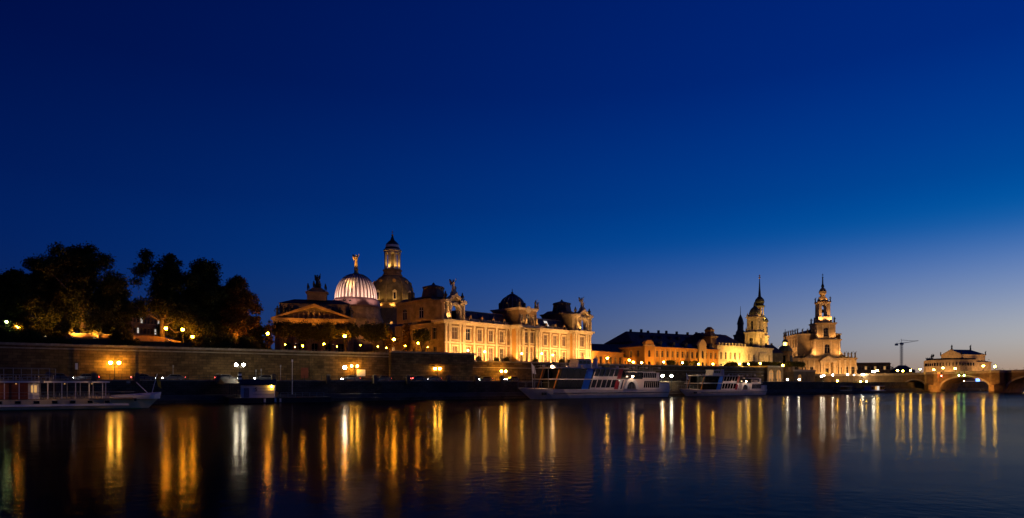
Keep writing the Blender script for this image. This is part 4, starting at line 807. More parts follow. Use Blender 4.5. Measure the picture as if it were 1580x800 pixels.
        for k in range(11): rr.box(9.5+k*2,9.56+k*2,yy-.02,yy+.02,8.2,9.12)
        put('roof_railing', rr, M['metal'], s_)
        fr = MB().box(1.2,8.4,yy*.55-.02,yy*.55+.02,4.2,4.25)
        for k in range(4): fr.box(1.2+k*2.3,1.26+k*2.3,yy*.55-.02,yy*.55+.02,2.7,4.22)
        put('bow_railing', fr, M['metal'], s_)
    put('stern_wall', MB().box(51.1,51.25,-3.0,3.0,2.4,4.2), M['hullwarm'], s_)
    wh = put('wheelhouse', MB().frus((17.5,22.5,-2,2),(18.2,22.3,-1.8,1.8),8.22,10.4), M['hullwarm'], s_)
    for k in range(3): put('pane', MB().box(18.3+k*1.3,19.3+k*1.3,-2.02,-1.85,9.2,10.1), M['glassd'], wh)
    put('wheelhouse_roof', MB().box(17.6,23.0,-2.2,2.2,10.4,10.55), M['hullwarm'], s_)
    for sd in (-1,1): put('funnel', MB().lathe([(.7,8.22),(.6,10.6),(.65,10.8)],10,24.4,sd*1.2), M['white'], s_)
    aw = put('awning_frame', MB().box(33,44,-2.6,-2.5,9.1,9.2).box(33,44,2.5,2.6,9.1,9.2), M['metal'], s_)
    for k in range(5):
        for sd in (-1,1): put('awning_post', MB().box(33+k*2.7,33.1+k*2.7,sd*2.55-.05,sd*2.55+.05,7.35,9.1), M['metal'], s_)
    put('flagstaff', MB().tube([(4.5,0,2.8),(4.1,0,9.2)],.06,5), M['white'], s_); put('flag', MB().add([(4.1,0,9.1),(5.3,.3,8.2),(5.6,.1,6.4),(4.4,0,6.6)],[(0,1,2,3)]), M['white'], s_)
    bl = put('bow_lamp', MB().ball((8.3,-3.2,8.3),.32), M['decklamp'] if lit else M['white'], s_)
    put('paddle_lamp', MB().ball((35.0,-4.75,5.9),.26), M['decklamp'], s_)
    for xx in (3.5,7,11,16,22,28,34,39,44): sh = put('added_lamp_shade', MB().box(xx-.3,xx+.3,-6.3,-5.8,8.5,8.6).box(xx-.3,xx+.3,-6.3,-6.26,8.1,8.5).box(xx-.3,xx+.3,-5.84,-5.8,8.3,8.5).box(xx-.3,xx-.26,-6.26,-5.84,8.1,8.5).box(xx+.26,xx+.3,-6.26,-5.84,8.1,8.5).box(xx-.03,xx+.03,-5.8,-3.3,8.45,8.5), M['hullwarm'], s_); put('added_lamp_glass', MB().box(xx-.22,xx+.22,-6.22,-5.88,8.44,8.49), M['addedlamp'], sh)  # added lamps on arms, shaded from view, to brighten the ship's side
    for xx,zz in ((3.5,2.6),(7,2.5),(39,7.3),(44,7.3)): put('added_lamp_post', MB().box(xx-.05,xx+.05,-3.35 if xx>8 else -1.2-xx*.3,-3.25 if xx>8 else -1.1-xx*.3,zz,8.5).box(xx-.03,xx+.03,-3.3,-1.1-xx*.3,8.452,8.498) if xx<8 else MB().box(xx-.05,xx+.05,-3.35,-3.25,zz,8.5), M['metal'], s_)  # posts carrying the added side lamps
    put('transom_lamp', MB().box(48.8,49.2,-4.0,-3.7,4.6,4.75), M['metal'], s_); put('deck_lamp', MB().box(30.6,31.2,-3.8,-3.74,4.6,4.9), M['litwhite'], s_)
    return s_
p = at(815,0,165); salon_ship('large grey salon ship with blue and red slanted panels, moored below the academy', (p.x-2.5,p.y-1,0), R(33.5), 1.0, True)
p = at(1048,0,203); salon_ship('smaller grey salon ship moored astern of the larger one', (p.x,p.y,0), R(33.5), .80, False)

# paddle steamer at left
ps = thing('paddle_steamer','old cream paddle steamer with open railed decks and a red-brown deckhouse','ship',(0,0,0),0)
pb_ = at(249,0,107.5); ps.location = (pb_.x,pb_.y,0); ps.rotation_euler = (0,0,R(28)+PI)          # bow to the right: local x runs back along the hull
SY = 1                                                                                          # camera side is +y in this frame
put('hull',hull(MB(),46,6.4,-.4,1.55,2.2,1.2),M['cream'],ps); put('bow_boot_top',MB().box(2.8,44,2.9,3.02,-.3,.12),M['green'],ps)
put('rubbing_strake',MB().box(4.5,45,3.16,3.3,.55,.85),M['white'],ps)
for k in range(15):
    x = 7.4+k*2.25; w_ = put('window',MB().box(x-.42,x+.42,3.05,3.24,.92,1.42),M['frame'],ps); put('pane',MB().box(x-.34,x+.34,3.2,3.26,.97,1.37),M['litwin'] if k in (8,11) else M['glassd'],w_)
put('hawse_hole',MB().box(3.5,3.8,2.1,2.35,1.2,1.5),M['black'],ps)
put('deck',MB().box(3.5,45,-3.0,3.0,1.56,1.64),M['wood'],ps); put('sun_deck',MB().box(7.5,45,-3.1,3.1,4.15,4.3),M['white'],ps); put('sun_deck_edge',MB().box(7.4,45,3.1,3.16,4.1,4.36),M['white'],ps)
put('deckhouse',MB().box(17.6,27,-2.3,2.3,1.65,4.1),M['brownred'],ps)
for k in range(5): put('deckhouse_panel',MB().box(18.0+k*1.7,19.4+k*1.7,2.31,2.36,1.9,3.9),M['brownred'],ps)
put('door',MB().box(16.2,17.55,2.0,2.36,1.65,4.0),M['white'],ps); put('lit_door_window',MB().box(16.5,17.2,2.37,2.40,2.6,3.7),M['litwin'],ps)
for sd in (-1,1):
    for k in range(20): put('pillar',MB().box(8+k*1.75,8.1+k*1.75,sd*2.95-.05,sd*2.95+.05,1.64,4.12),M['white'],ps)
    for z_ in (2.15,2.65): put('rail',MB().box(3.8,45,sd*3.0-.02,sd*3.0+.02,z_-.02,z_+.02),M['metal'],ps)
    for z_ in (4.9,5.35,6.3): put('upper_rail',MB().box(14.8,45,sd*3.0-.025,sd*3.0+.025,z_-.025,z_+.025),M['metal'],ps)
    for k in range(14): put('upper_post',MB().box(14.8+k*2.2,14.88+k*2.2,sd*3.0-.04,sd*3.0+.04,4.3,6.3 if k%1==0 else 5.4),M['metal'],ps)
tb = MB().lathe([(.5,.72),(.5,.76)],10).lathe([(.05,0),(.05,.72)],5).mesh('table'); chm = MB().box(-.2,.2,-.2,.2,.42,.47).box(-.2,.2,.16,.2,.47,.9).box(-.19,-.15,-.19,-.15,0,.42).box(.15,.19,-.19,-.15,0,.42).box(-.19,-.15,.15,.19,0,.42).box(.15,.19,.15,.19,0,.42).mesh('chair')
for lev,(xa,xb) in ((1.64,(8.2,16)),(4.3,(15.4,44))):
    x = xa; 
    while x < xb:
        o = put('cafe_table',tb,M['metal'],None,(0,0,0)); tag(o,'small round deck table of the paddle steamer with pale top','table','tables on the paddle steamer decks')
        o.matrix_world = Matrix.Translation(ps.location) @ Matrix.Rotation(ps.rotation_euler.z,4,'Z') @ Matrix.Translation((x,2.1,lev))
        for dx_ in (-.75,.75):
            c2 = put('deck_chair',chm,M['metal'],None); tag(c2,'grey metal deck chair at a paddle steamer table','chair','chairs on the paddle steamer decks')
            c2.matrix_world = Matrix.Translation(ps.location) @ Matrix.Rotation(ps.rotation_euler.z,4,'Z') @ Matrix.Translation((x+dx_,2.1,lev)) @ Matrix.Rotation(PI/2 if dx_<0 else -PI/2,4,'Z')
        x += 2.3
for k in range(9): put('bulwark_bench',MB().box(29+k*1.7,30+k*1.7,-2.4,-2.0,1.65,2.5),M['wood'],ps)
put('funnel',MB().lathe([(.75,4.3),(.65,9.5),(.75,9.6),(.75,9.9)],12,32.5,0),M['black'],ps)
put('flagstaff',MB().tube([(1.5,0,1.9),(.6,0,5.6)],.05,5),M['white'],ps); put('flag',MB().add([(.75,0,4.9),(.1,.15,4.4),(.0,.3,3.1),(.5,.1,3.6),(.62,0,4.2)],[(0,1,2,3,4)]),M['yellow'],ps)
put('bow_derrick',MB().tube([(1.6,0,2.0),(3.6,0,4.2)],.06,5),M['white'],ps); put('bow_bulwark',hull(MB(),7,3.6,1.5,2.1,.2,0),M['white'],ps)
for xx in (9.5,13,19,22.5,26,31,36): put('deck_lamp',MB().ball((xx,2.5,3.95),.09,6),M['litwin'],ps)  # ceiling lamps added to give the dark steamer deck some glow
for xx in (4.5,9.5,15.5,22,29): sh_ = put('added_lamp_shade',MB().box(xx-.25,xx+.25,4.7,5.1,4.35,4.42).box(xx-.25,xx+.25,5.07,5.1,4.05,4.35).box(xx-.25,xx-.22,4.73,5.07,4.05,4.35).box(xx+.22,xx+.25,4.73,5.07,4.05,4.35).box(xx-.03,xx+.03,3.1,4.7,4.36,4.4),M['cream'],ps); put('added_lamp_glass',MB().box(xx-.18,xx+.18,4.77,5.03,4.30,4.345),M['addedlamp2'],sh_)  # added shaded lamps on arms that brighten the steamer's side
put('red_banner',MB().box(25.0,25.6,2.2,2.3,6.5,8.0),M['red'],ps)

# landing stage with hut
a_ = A(402, -2); ls = thing('landing_stage','dark floating pontoon with white fenders below the hut','pontoon',(*Q(A(385,-1),-4.2),0),QROT)
put('float',MB().box(-4.5,16,0,4.6,-.4,.95),M['black'],ls); put('deck',MB().box(-4.6,16.1,-.1,4.7,.95,1.08),M['wood'],ls)
for x in (2.2,4.3,5.3): put('fender',MB().tube([(x,-.22,.9),(x,-.25,.15)],.2,8),M['white'],ls)
rr = MB().box(6.5,16,4.4,4.45,2.0,2.05)
for k in range(7): rr.box(6.5+k*1.55,6.56+k*1.55,4.4,4.45,1.08,2.02)
put('railing',rr,M['metal'],ls)
hu = thing('ticket_hut','small white gabled hut with a black letter on its wall','hut',(*Q(A(385,-1),-3.6),1.08),QROT-R(18))
put('wall',MB().box(-2.2,4.2,0,3.4,0,2.6),M['white'],hu); put('gable_wall',MB().pyz([(0,2.602),(3.4,2.602),(1.7,3.5)],-2.2,-2.0).pyz([(0,2.602),(3.4,2.602),(1.7,3.5)],4.0,4.2),M['white'],hu)
put('roof',MB().pyz([(-.35,2.55),(-.35,2.7),(1.7,3.75),(3.75,2.7),(3.75,2.55),(1.7,3.6)],-2.5,4.5),M['slate'],hu)
for z_ in (.7,1.3,1.9): put('plank_joint',MB().box(.2,4.1,-.02,-.003,z_,z_+.05),M['metal'],hu)
fc = bpy.data.curves.new('letter','FONT'); fc.body = 'S'; fc.size = 1.0; fc.extrude = .01
fo = bpy.data.objects.new('letter_tmp',fc); COL.objects.link(fo); bpy.context.view_layer.update()
lm = bpy.data.meshes.new_from_object(fo.evaluated_get(bpy.context.evaluated_depsgraph_get())); bpy.data.objects.remove(fo)
lm.materials.clear(); put('letter',lm,M['black'],hu,(.5,-.03,1.4),(PI/2,0,0))
put('wall_lamp',MB().ball((3.7,-.25,2.3),.13),M['yell'],hu); put('door',MB().box(-1.6,-.6,-.04,-.004,.05,2.0),M['metal'],hu)
bx_ = tag(put('life_raft_box',MB().pxz([(0,0),(1.3,.1),(1.7,1.0),(.9,1.5),(0,1.3)],0,1.3),M['orangep'],None,(*Q(A(413,-1),-3.2),1.08),QROT),'orange angular raft box standing beside the white hut','box')
gg = thing('gangway','dark covered gangway roof left of the white hut','gangway',(*Q(A(385,-1)-2.5,-1.5),0),QROT+R(90))
put('deck',MB().box(0,8,0,2,1.2,1.35),M['wood'],gg); put('roof',MB().pxz([(-.3,3.9),(8.3,3.9),(8.3,4.05),(4,5.0),(-.3,4.05)],-.4,2.4),M['slate'],gg)
for k in range(5): put('post',MB().box(k*1.9,k*1.9+.12,0,.12,1.35,3.9),M['iron'],gg)
# small boats at right
def small_boat(label,px,d,L_,h,cab,rot):
    p = at(px,0,d); o = thing('river_boat',label,'boat',(p.x,p.y,0),rot)
    put('hull',hull(MB(),L_,3.6,-.3,h,1.6,.5),M['hullwarm'] if cab else M['black'],o)
    put('deck_roof',MB().box(L_*.25,L_*.92,-1.6,1.6,h+1.9,h+2.05),M['hullwarm'],o)
    for k in range(7): put('window',MB().box(L_*.27+k*L_*.09,L_*.27+k*L_*.09+L_*.075,-1.55,-1.45,h+.5,h+1.8),M['litwin'] if cab and k in (2,3) else M['glassd'],o)
    put('cabin',MB().box(L_*.26,L_*.9,-1.4,1.4,h,h+1.9),M['white'] if cab else M['metal'],o)
    if cab: put('lit_panel',MB().box(L_*.52,L_*.62,-1.75,-1.65,h+.3,h+1.9),M['litwhite'],o)
    return o
small_boat('low dark barge moored beyond the smaller salon ship',1283,262,14,.9,False,R(33.5))
small_boat('small pale passenger boat with lit cabin near the bridge',1330,272,17,.9,True,R(33.5))
a1 = thing('moored_restaurant_boat','dark moored boat with lit windows and blue screen seen through the bridge arch','ship',(*at(1466,0,430)[:2],0),R(24))
put('hull',hull(MB(),34,7,-.3,2.4,3,.5),M['wood'],a1); put('cabin',MB().box(5,32,-2.8,2.8,2.4,5.2),M['black'],a1); put('roof',MB().box(4.5,32.5,-3.1,3.1,5.2,5.4),M['metal'],a1)
for k in range(12): put('window',MB().box(6+k*2.1,7.5+k*2.1,-2.9,-2.82,3.2,4.6),M['litwhite'] if k%3==0 else M['litwin'],a1)
put('screen',MB().box(22,26,-3.3,-3.2,5.4,7.2),M['litblue'],a1)

# ------------------------------------------------------------------ lamps
SD = lambda px, s: Q(A(px, s), s)[1]
def globe(par, loc, r, m):
    mb = MB().ball((0,0,0), r, 10); return put('globe', mb.mesh('globe', True), M[m], par, loc)
def lamp(px, py, d, zg, m, label, group, heads=1, r=.3, name='street_lamp'):
    p = at(px, py, d); h = max(1.0, p.z - zg); o = thing(name, label, 'lamp', (p.x, p.y, zg), QROT if heads > 1 else 0, group)
    put('post', MB().lathe([(.2,0),(.16,.35),(.085,.6),(.06,h-r-.05)], 8), M['iron'], o)
    if heads == 1:
        globe(o, (0,0,h), r, m); put('cap', MB().lathe([(r*.7,h+r*.75),(r*.5,h+r*1.1),(.04,h+r*1.5)],8), M['iron'], o); put('collar', MB().lathe([(.06,h-r-.1),(r*.55,h-r*.86)],8), M['iron'], o)
    else:
        put('arm', MB().tube([(-.75,0,h-r-.1),(-.4,0,h-r-.3),(0,0,h-r-.1),(.4,0,h-r-.3),(.75,0,h-r-.1)],.05,5), M['iron'], o)
        for k in range(heads): 
            x = -.75 + 1.5*k/(heads-1); globe(o, (x,0,h), r, m); put('cap', MB().lathe([(r*.7,h+r*.75),(r*.5,h+r*1.1),(.04,h+r*1.5)],8,x), M['iron'], o)
    return o
GQ = 'twin-globe lamps on the quay road'
for px, py in ((177,560),(675,569),(777,573)):
    s_ = 18.6; d = Q(A(px,s_),s_)[1]; lamp(px,py,d,4.68,'warm','twin-globe street lamp on the quay road below the retaining wall',GQ,2,.34)
s_=18.6; lamp(547,565,Q(A(547,s_),s_)[1],4.68,'warm','twin-globe street lamp beside the pale notice board',None,2,.3)
s_ = 8.0; lamp(370,563,Q(A(370,s_),s_)[1],4.7,'cool','bright white twin-globe lamp above the striped post on the quay',None,2,.33)
lamp(532,567,Q(A(532,s_),s_)[1],4.7,'cool','single bright white lamp near the notice board on the quay',None,1,.42)
for px in (1022,1036): lamp(px,580,Q(A(px,6),6)[1],1.6,'cool','bright white lamp on the landing between the two salon ships','white lamps between the salon ships',1,.42)
GT = 'orange lamps on the garden terrace'; 
for px,py,d in ((27,505,146),(256,507,151),(282,509,154),(297,520,156),(413,515,172)): lamp(px,py,Q(A(px,29.5),29.5)[1],13.6 if px<405 else 10.95,'orangel','orange globe lamp under the large garden trees',GT,1,.34)
for px,py,d in ((532,519,192.2),(608,524,197.5)): lamp(px,py,d,10.95,'orangel','orange globe lamp among the clipped trees below the pediment hall','orange lamps among the clipped trees',1,.42)
lamp(10,497,SD(10,29),13.6,'mercury','greenish white lamp hidden among the garden shrubs',None,1,.22)
for px,py,d in ((583,535,184),(596,537,183),(625,534,184)): lamp(px,py,d,10.95,'orangel','low orange path light in front of the autumn trees','low path lights before the autumn trees',1,.16)
lamp(645,530,184,10.95,'orangel','small orange globe lamp under the round tree at the academy flank',None,1,.25)
for px,py,d in ((467,534,182),(500,531,184)): lamp(px,py,d,10.95,'orangel','low orange path light at the foot of the clipped trees','low path lights',1,.22)
for px,py in ((686,530),(686,541),(720,541),(748,543),(805,546),(835,546),(853,548),(873,550),(893,554)):
    pass
for px,py in ((722,541),(748,543),(805,546),(836,546),(853,548)):
    d = Q(A(px,25.5),25.5)[1]; lamp(px,py,d,10.0 if px>726 else 10.95,'warm','warm globe lamp on the promenade in front of the academy','promenade lamps before the academy',1,.26)
for px,py in ((937,553),(971,556),(977,559),(990,560),(1024,559),(1053,560),(1078,562),(1100,562),(1141,562),(1155,562),(1173,561)):
    d = Q(A(px,26),26)[1]; lamp(px,py,d,10.0,'warm' if px<1030 else 'yell','warm globe lamp on the promenade before the orange library','promenade lamps before the library',1,.34)
lamp(1208,564,300,8.0,'yell','yellow lamp in front of the clipped hedge by the lit turret',None,1,.42)
for px,py,d in ((1253,583,300),(1267,581,310),(1271,580,316),(1285,579,322),(1308,578,326),(1318,579,335),(1331,578,330)): lamp(px,py,d,4.6,'cool','white lamp on the square before the court church','white lamps on the church square',1,.38)
for px,py,d in ((1256,588,290),(1292,588,292),(1328,589,298),(1337,589,302)): lamp(px,py,d,3.2,'yell','low yellow lamp along the lower quay at the church square','yellow lamps on the lower quay',1,.4)
lamp(1348,574,345,4.6,'cool','tall brilliant white lamp column at the bridge head',None,2,.45); lamp(1354,572,352,4.6,'yell','yellow lamp behind the tall white lamp column',None,1,.5)
for px,py,d in ((1215,586,262),(1233,586,266)): lamp(px,py,d,4.6,'cool','white lamp before the arched gate pavilion','white lamps at the gate pavilion',1,.36)
def tb_(px):
    k = (px-CX)/F; return (k*320-187)/(.557+.83*k)
for px,py,yy in ((1385,572,0),(1393,574,9),(1405,572,0),(1420,570,0),(1441,571,0),(1455,568,0),(1474,569,0),(1517,565,0),(1535,566,0)):
    t_ = tb_(px); x_,y_ = BP(t_, 0.0); lamp(px,py,y_,zdk(t_)+1.1,'yell','yellow lantern on the parapet of the stone bridge','lanterns on the bridge parapet',1,.42,'bridge_lantern')
for px,py,m_,lab,gp in ((1454,577,'redl','red traffic light on the stone bridge',None),(1481,576,'greenl','green traffic light on the stone bridge','green traffic lights on the bridge'),(1489,576,'greenl','green traffic light on the stone bridge','green traffic lights on the bridge')):
    t_ = tb_(px); x_,y_ = BP(t_, -.0); o = thing('traffic_light',lab,'traffic light',(x_-.5,y_-.35,zdk(t_)-1.2),math.atan2(-.83,.557),gp)
    put('post',MB().box(-.08,.08,-.2,-.04,1.0,2.2),M['iron'],o); put('housing',MB().box(-.3,.3,-.35,-.05,-.2,1.2),M['black'],o); put('signal_lens',MB().ball((0,-.4,.45),.3,8),M[m_],o)
for px,py,d in ((1570,589,330),(1578,589,332),(1417,589,345),(1487,588,420)): lamp(px,py,d,1.2,'yell','yellow lamp on the quay seen under the bridge arches','lamps under the bridge arches',1,.4)

# ------------------------------------------------------------------ floodlights
for px,py,d in ((440,532,181),(455,536,180),(520,535,184),(556,533,187),(660,536,183)): lamp(px,py,d,10.95,'orangel','small low orange light behind the terrace parapet','small lights along the terrace parapet',1,.13)
def loc2w(o,p_): return o.matrix_world @ Vector(p_)
bpy.context.view_layer.update()
WARM=(1,.53,.165); YEL=(1,.58,.13); ORG=(1,.40,.045)
for x,y,pw in ((1.3,-4.6,2300),(6.7,-4.6,2300),(12.4,-3.4,2100),(17.2,-3.4,2100),(22,-3.4,2100),(26.6,-3.4,1500),(30.4,-8.2,1500),(36.5,-8.2,1500),(43.4,-3.4,2100),(48.2,-3.4,2700),(53.2,-3.4,2700),(60.2,-6.6,2500),(65.4,-6.6,3300)):
    flood(loc2w(ac,(x,y,.35)), loc2w(ac,(x+.2,0 if abs(x-33)>8 else -4,5.6)), pw*1.2, WARM, 'floodlight on the promenade aimed at the academy front', 140)
for x,y,pw in ((4,-11,4600),(15,-10,4300),(25,-10,3800),(34,-14,3800),(47,-10,4900),(55,-10,4900),(63,-13,6200)):
    flood(loc2w(ac,(x,y,.35)), loc2w(ac,(x,0,11.0)), pw*1.45, WARM, 'floodlight at the promenade edge aimed at the academy cornice', 90)
for x,y in ((4,-1.9),(63,-4.0)):
    flood(loc2w(ac,(x-3.6,y-.4,12.9)), loc2w(ac,(x,y+.8,18)), 700, WARM, 'floodlight on an academy pavilion cornice', 120)
for x in (31,36): flood(loc2w(ac,(x,-6.2,12.9)), loc2w(ac,(x,-2,17)), 500, WARM, 'floodlight on the academy centre cornice', 120)
q_ = at(612,0,236); flood((q_.x,q_.y,11.3),(q_.x+2,q_.y+12,18),2200,ORG,'added floodlight before the low dim house',110); q_ = at(575,0,262); flood((q_.x,q_.y,11.3),(q_.x+3,q_.y+16,22),3000,ORG,'added floodlight before the dim town house',110)  # both floodlights added to brighten the dark houses
flood(loc2w(ac,(-7,6,.35)), loc2w(ac,(0,8,9)), 900, ORG, 'floodlight beside the academy flank wall', 110)
flood(loc2w(eh,(Wd*.3,-9,6.5)), loc2w(eh,(Wd*.35,-2,17)), 8500, ORG, 'floodlight on a mast before the pediment hall', 75, mast=6); flood(loc2w(eh,(Wd*.75,-9,6.5)), loc2w(eh,(Wd*.7,-2,17)), 8500, ORG, 'floodlight on a mast before the pediment hall', 75, mast=6)
flood(loc2w(eh,(-7,-7,14)), loc2w(eh,(5,2,18.5)), 3000, (1,.44,.10), 'added city-glow floodlight on a mast at the left corner of the pediment hall', 70, mast=14); flood(loc2w(eh,(Wd+6,-6,13)), loc2w(eh,(Wd-3,3,18.5)), 2600, (1,.44,.10), 'added city-glow floodlight on a mast at the right corner of the pediment hall', 80, mast=13)  # added masts, standing in for city glow on the dark attic
flood(loc2w(eh,(Wd+8,2,9)), loc2w(eh,(DX+4,DY-8,17)), 4200, (1,.44,.10), 'added city-glow floodlight on a mast aimed at the glass dome drum', 75, mast=9)  # added likewise, city glow for the dark drum
for dx_,dy_ in ((-11,-10),(-2,-15),(9,-12)):
    flood(loc2w(eh,(DX+dx_,DY+dy_,24.0)), loc2w(eh,(DX+dx_*.3,DY,33)), 4600, (1,.60,.47), 'floodlight on the hall roof aimed at the glass dome', 90)
flood(loc2w(eh,(DX-4,DY-13,24.6)), loc2w(eh,(DX,DY,42)), 26000, (1,.6,.2), 'narrow floodlight aimed at the gilded angel', 30)
for t_ in (-125,-90,-55):
    x,y = 14.2*math.cos(R(t_)),14.2*math.sin(R(t_)); flood(loc2w(fk,(x,y,34.5)), loc2w(fk,(x*.6,y*.6,45)), 2600, (1,.60,.16), 'floodlight on the church roof aimed at the stone dome', 100)
    x,y = 5.6*math.cos(R(t_+8)),5.6*math.sin(R(t_+8)); flood(loc2w(fk,(x,y,57.2)), loc2w(fk,(x*.6,y*.6,64)), 900, (1,.58,.16), 'floodlight on the church lantern base', 120)
    
for px_,d_,pw_ in ((578,281,26000),(632,285,12000)):
    q_ = at(px_,0,d_); flood((q_.x,q_.y,32.2), loc2w(fk,(0,-8,44)), pw_, (1,.54,.13), 'floodlight on the town house roof aimed at the church dome', 15, mast=3)
q_ = at(600,0,283); flood((q_.x,q_.y,32.2), loc2w(fk,(2,-12,30)), 26000, (1,.50,.12), 'wide floodlight on the town house roof aimed at the church body', 45, mast=3)
flood(loc2w(fk,(0,0,57.4)), loc2w(fk,(0,-1.5,66)), 1500, (1,.6,.2), 'floodlight inside the church lantern', 140)
for k in range(5):
    x = lw*(.08+k*.21); flood(loc2w(lb,(x,-6,.4)), loc2w(lb,(x,0,6)), 2600, ORG, 'floodlight before the orange library', 105)
for px,d in ((925,233),(950,240),(980,250)): q=at(px,0,d); flood((q.x,q.y,10.4),(q.x-3,q.y+8,14),1300,ORG,'floodlight before the low orange pavilion',105)
for x,pw in ((w*.12,8000),(w*.3,21000),(w*.46,8000),(w*.85,3000)): flood(loc2w(ph,(x,-7,4.4)), loc2w(ph,(x,0,11)), pw, YEL, 'floodlight at the foot of the state house', 100)
for dx_ in (-5.0,5.0):
    flood(loc2w(ph,(tx+dx_,ty-10,16.0)), loc2w(ph,(tx,ty-3,24)), 3400, YEL, 'floodlight on the state house roof aimed at its tower', 90)
flood(loc2w(ph,(tx-10,ty-4,16.5)), loc2w(ph,(tx-3,ty,24)), 2600, YEL, 'floodlight on the state house roof aimed at its tower', 90)
flood(loc2w(ph,(tx,ty-5.0,30.9)), loc2w(ph,(tx,ty,36)), 300, YEL, 'floodlight on the upper tower gallery', 120)
for dx_ in (10,-6): flood(loc2w(ct_,(dx_,-14,18)), loc2w(ct_,(0,0,34)), 16000, YEL, 'floodlight on a mast aimed at the castle tower', 70, mast=13)
flood(loc2w(ct_,(2,-5.4,38)), loc2w(ct_,(0,0,47)), 2600, YEL, 'floodlight on the castle tower gallery', 100)
for x in (-16,-6,6,14): flood(loc2w(hk,(x,-12,.4)), loc2w(hk,(x*.9,-2,9)), 7000, (1,.50,.16), 'floodlight at the foot of the court church', 100)
for x in (-6,6): flood(loc2w(hk,(x*1.6,-6,14.2)), loc2w(hk,(x*.4,0,26)), 5200, (1,.50,.16), 'floodlight on the porch roof aimed at the church tower', 100)
for y in (7,16,26): flood(loc2w(hk,(-24,y,15.5)), loc2w(hk,(-14.5,y+1,22)), 3600, (1,.50,.16), 'floodlight on a mast aimed at the church nave', 110, mast=15)
for x in (-3,3): flood(loc2w(hk,(x,-1.2,34.9)), loc2w(hk,(x*.3,3,45)), 2600, (1,.50,.16), 'floodlight on the second church tower gallery', 100); flood(loc2w(hk,(x*1.6,-2.9,24.9)), loc2w(hk,(x*.6,0,31)), 1200, (1,.50,.16), 'floodlight on the first church tower gallery', 110)
for x,y in ((-14,-24),(4,-28),(24,-22),(40,6),(40,24)): flood(loc2w(op,(x,y,3)), loc2w(op,(x*.6,y*.4+4,14)), 7000, (1,.50,.15), 'floodlight on the opera square', 100)
for x,y,tx_,ty_ in ((3,-14,6,0),(14,-14,14,0)): flood(loc2w(op,(x,y,19.6)), loc2w(op,(tx_,ty_,21)), 2200, (1,.50,.15), 'floodlight on the curved opera roof', 110)
for y in (6,22): flood(loc2w(op,(26,y,18.3)), loc2w(op,(19,y,20)), 900, (1,.50,.15), 'floodlight on the opera side wing', 110)
flood((*BP(25.5,-6)[:2],1.0), (*BP(20,-1)[:2],5), 1700, (1,.45,.1), 'floodlight at the first bridge pier', 110); flood((*BP(39,4)[:2],1.0), (*BP(43,2)[:2],6), 1500, (1,.45,.1), 'floodlight under the large bridge arch', 120); flood((*BP(41.2,-8)[:2],1.0), (*BP(45,-2)[:2],6), 1500, (1,.45,.1), 'floodlight at the second bridge pier', 110); flood((*BP(56,8)[:2],1.0), (*BP(60,9)[:2],8), 4500, YEL, 'floodlight under the third bridge arch', 130)

for t_,y_,tt in ((-30,-9,-26),(-12,-9,-10),(4,-8,9)): flood((*BP(t_,y_),1.2 if t_>0 else 5.0),(*BP(tt,0),5.5),1700,(1,.50,.15),'floodlight on the quay aimed at the bridge head wall',120)
for t_ in (28,36): flood((*BP(t_,-10),.9),(*BP(t_+1,0),7),1500,(1,.50,.15),'added low floodlight on a pile aimed at the large bridge arch',110,mast=2)  # floodlights and their piles added in the river to brighten the arch
# ------------------------------------------------------------------ trees and shrubs
def leaves(clumps, n, size, flat=.0):
    vol = np.array([c_[3]*c_[4]*c_[5] for c_ in clumps]); pick = rng.choice(len(clumps), n, p=vol/vol.sum()); cl = np.array(clumps)[pick]
    d = rng.normal(size=(n,3)); d /= np.linalg.norm(d,axis=1)[:,None]; r_ = rng.random(n)**(1/2.0)*np.where(rng.random(n) < .12, 1.35, 1.0)
    lump = 1 + .16*np.sin(d[:,0]*7+pick)*np.cos(d[:,2]*6+pick*2)
    c0 = cl[:,:3] + d*cl[:,3:6]*(r_*lump)[:,None]
    u = rng.normal(size=(n,3)); u /= np.linalg.norm(u,axis=1)[:,None]; v = np.cross(u, rng.normal(size=(n,3))); v /= np.linalg.norm(v,axis=1)[:,None]
    s = size*(.6+.8*rng.random(n))[:,None]
    vs = np.stack([c0-u*s, c0-v*s*.6, c0+u*s, c0+v*s*.6],1).reshape(-1,3)
    m = bpy.data.meshes.new('crown'); m.vertices.add(4*n); m.vertices.foreach_set('co', vs.ravel()); m.loops.add(4*n); m.loops.foreach_set('vertex_index', np.arange(4*n)); m.polygons.add(n)
    m.polygons.foreach_set('loop_start', np.arange(0,4*n,4)); m.polygons.foreach_set('loop_total', np.full(n,4)); m.update(calc_edges=True); m.validate(); return m
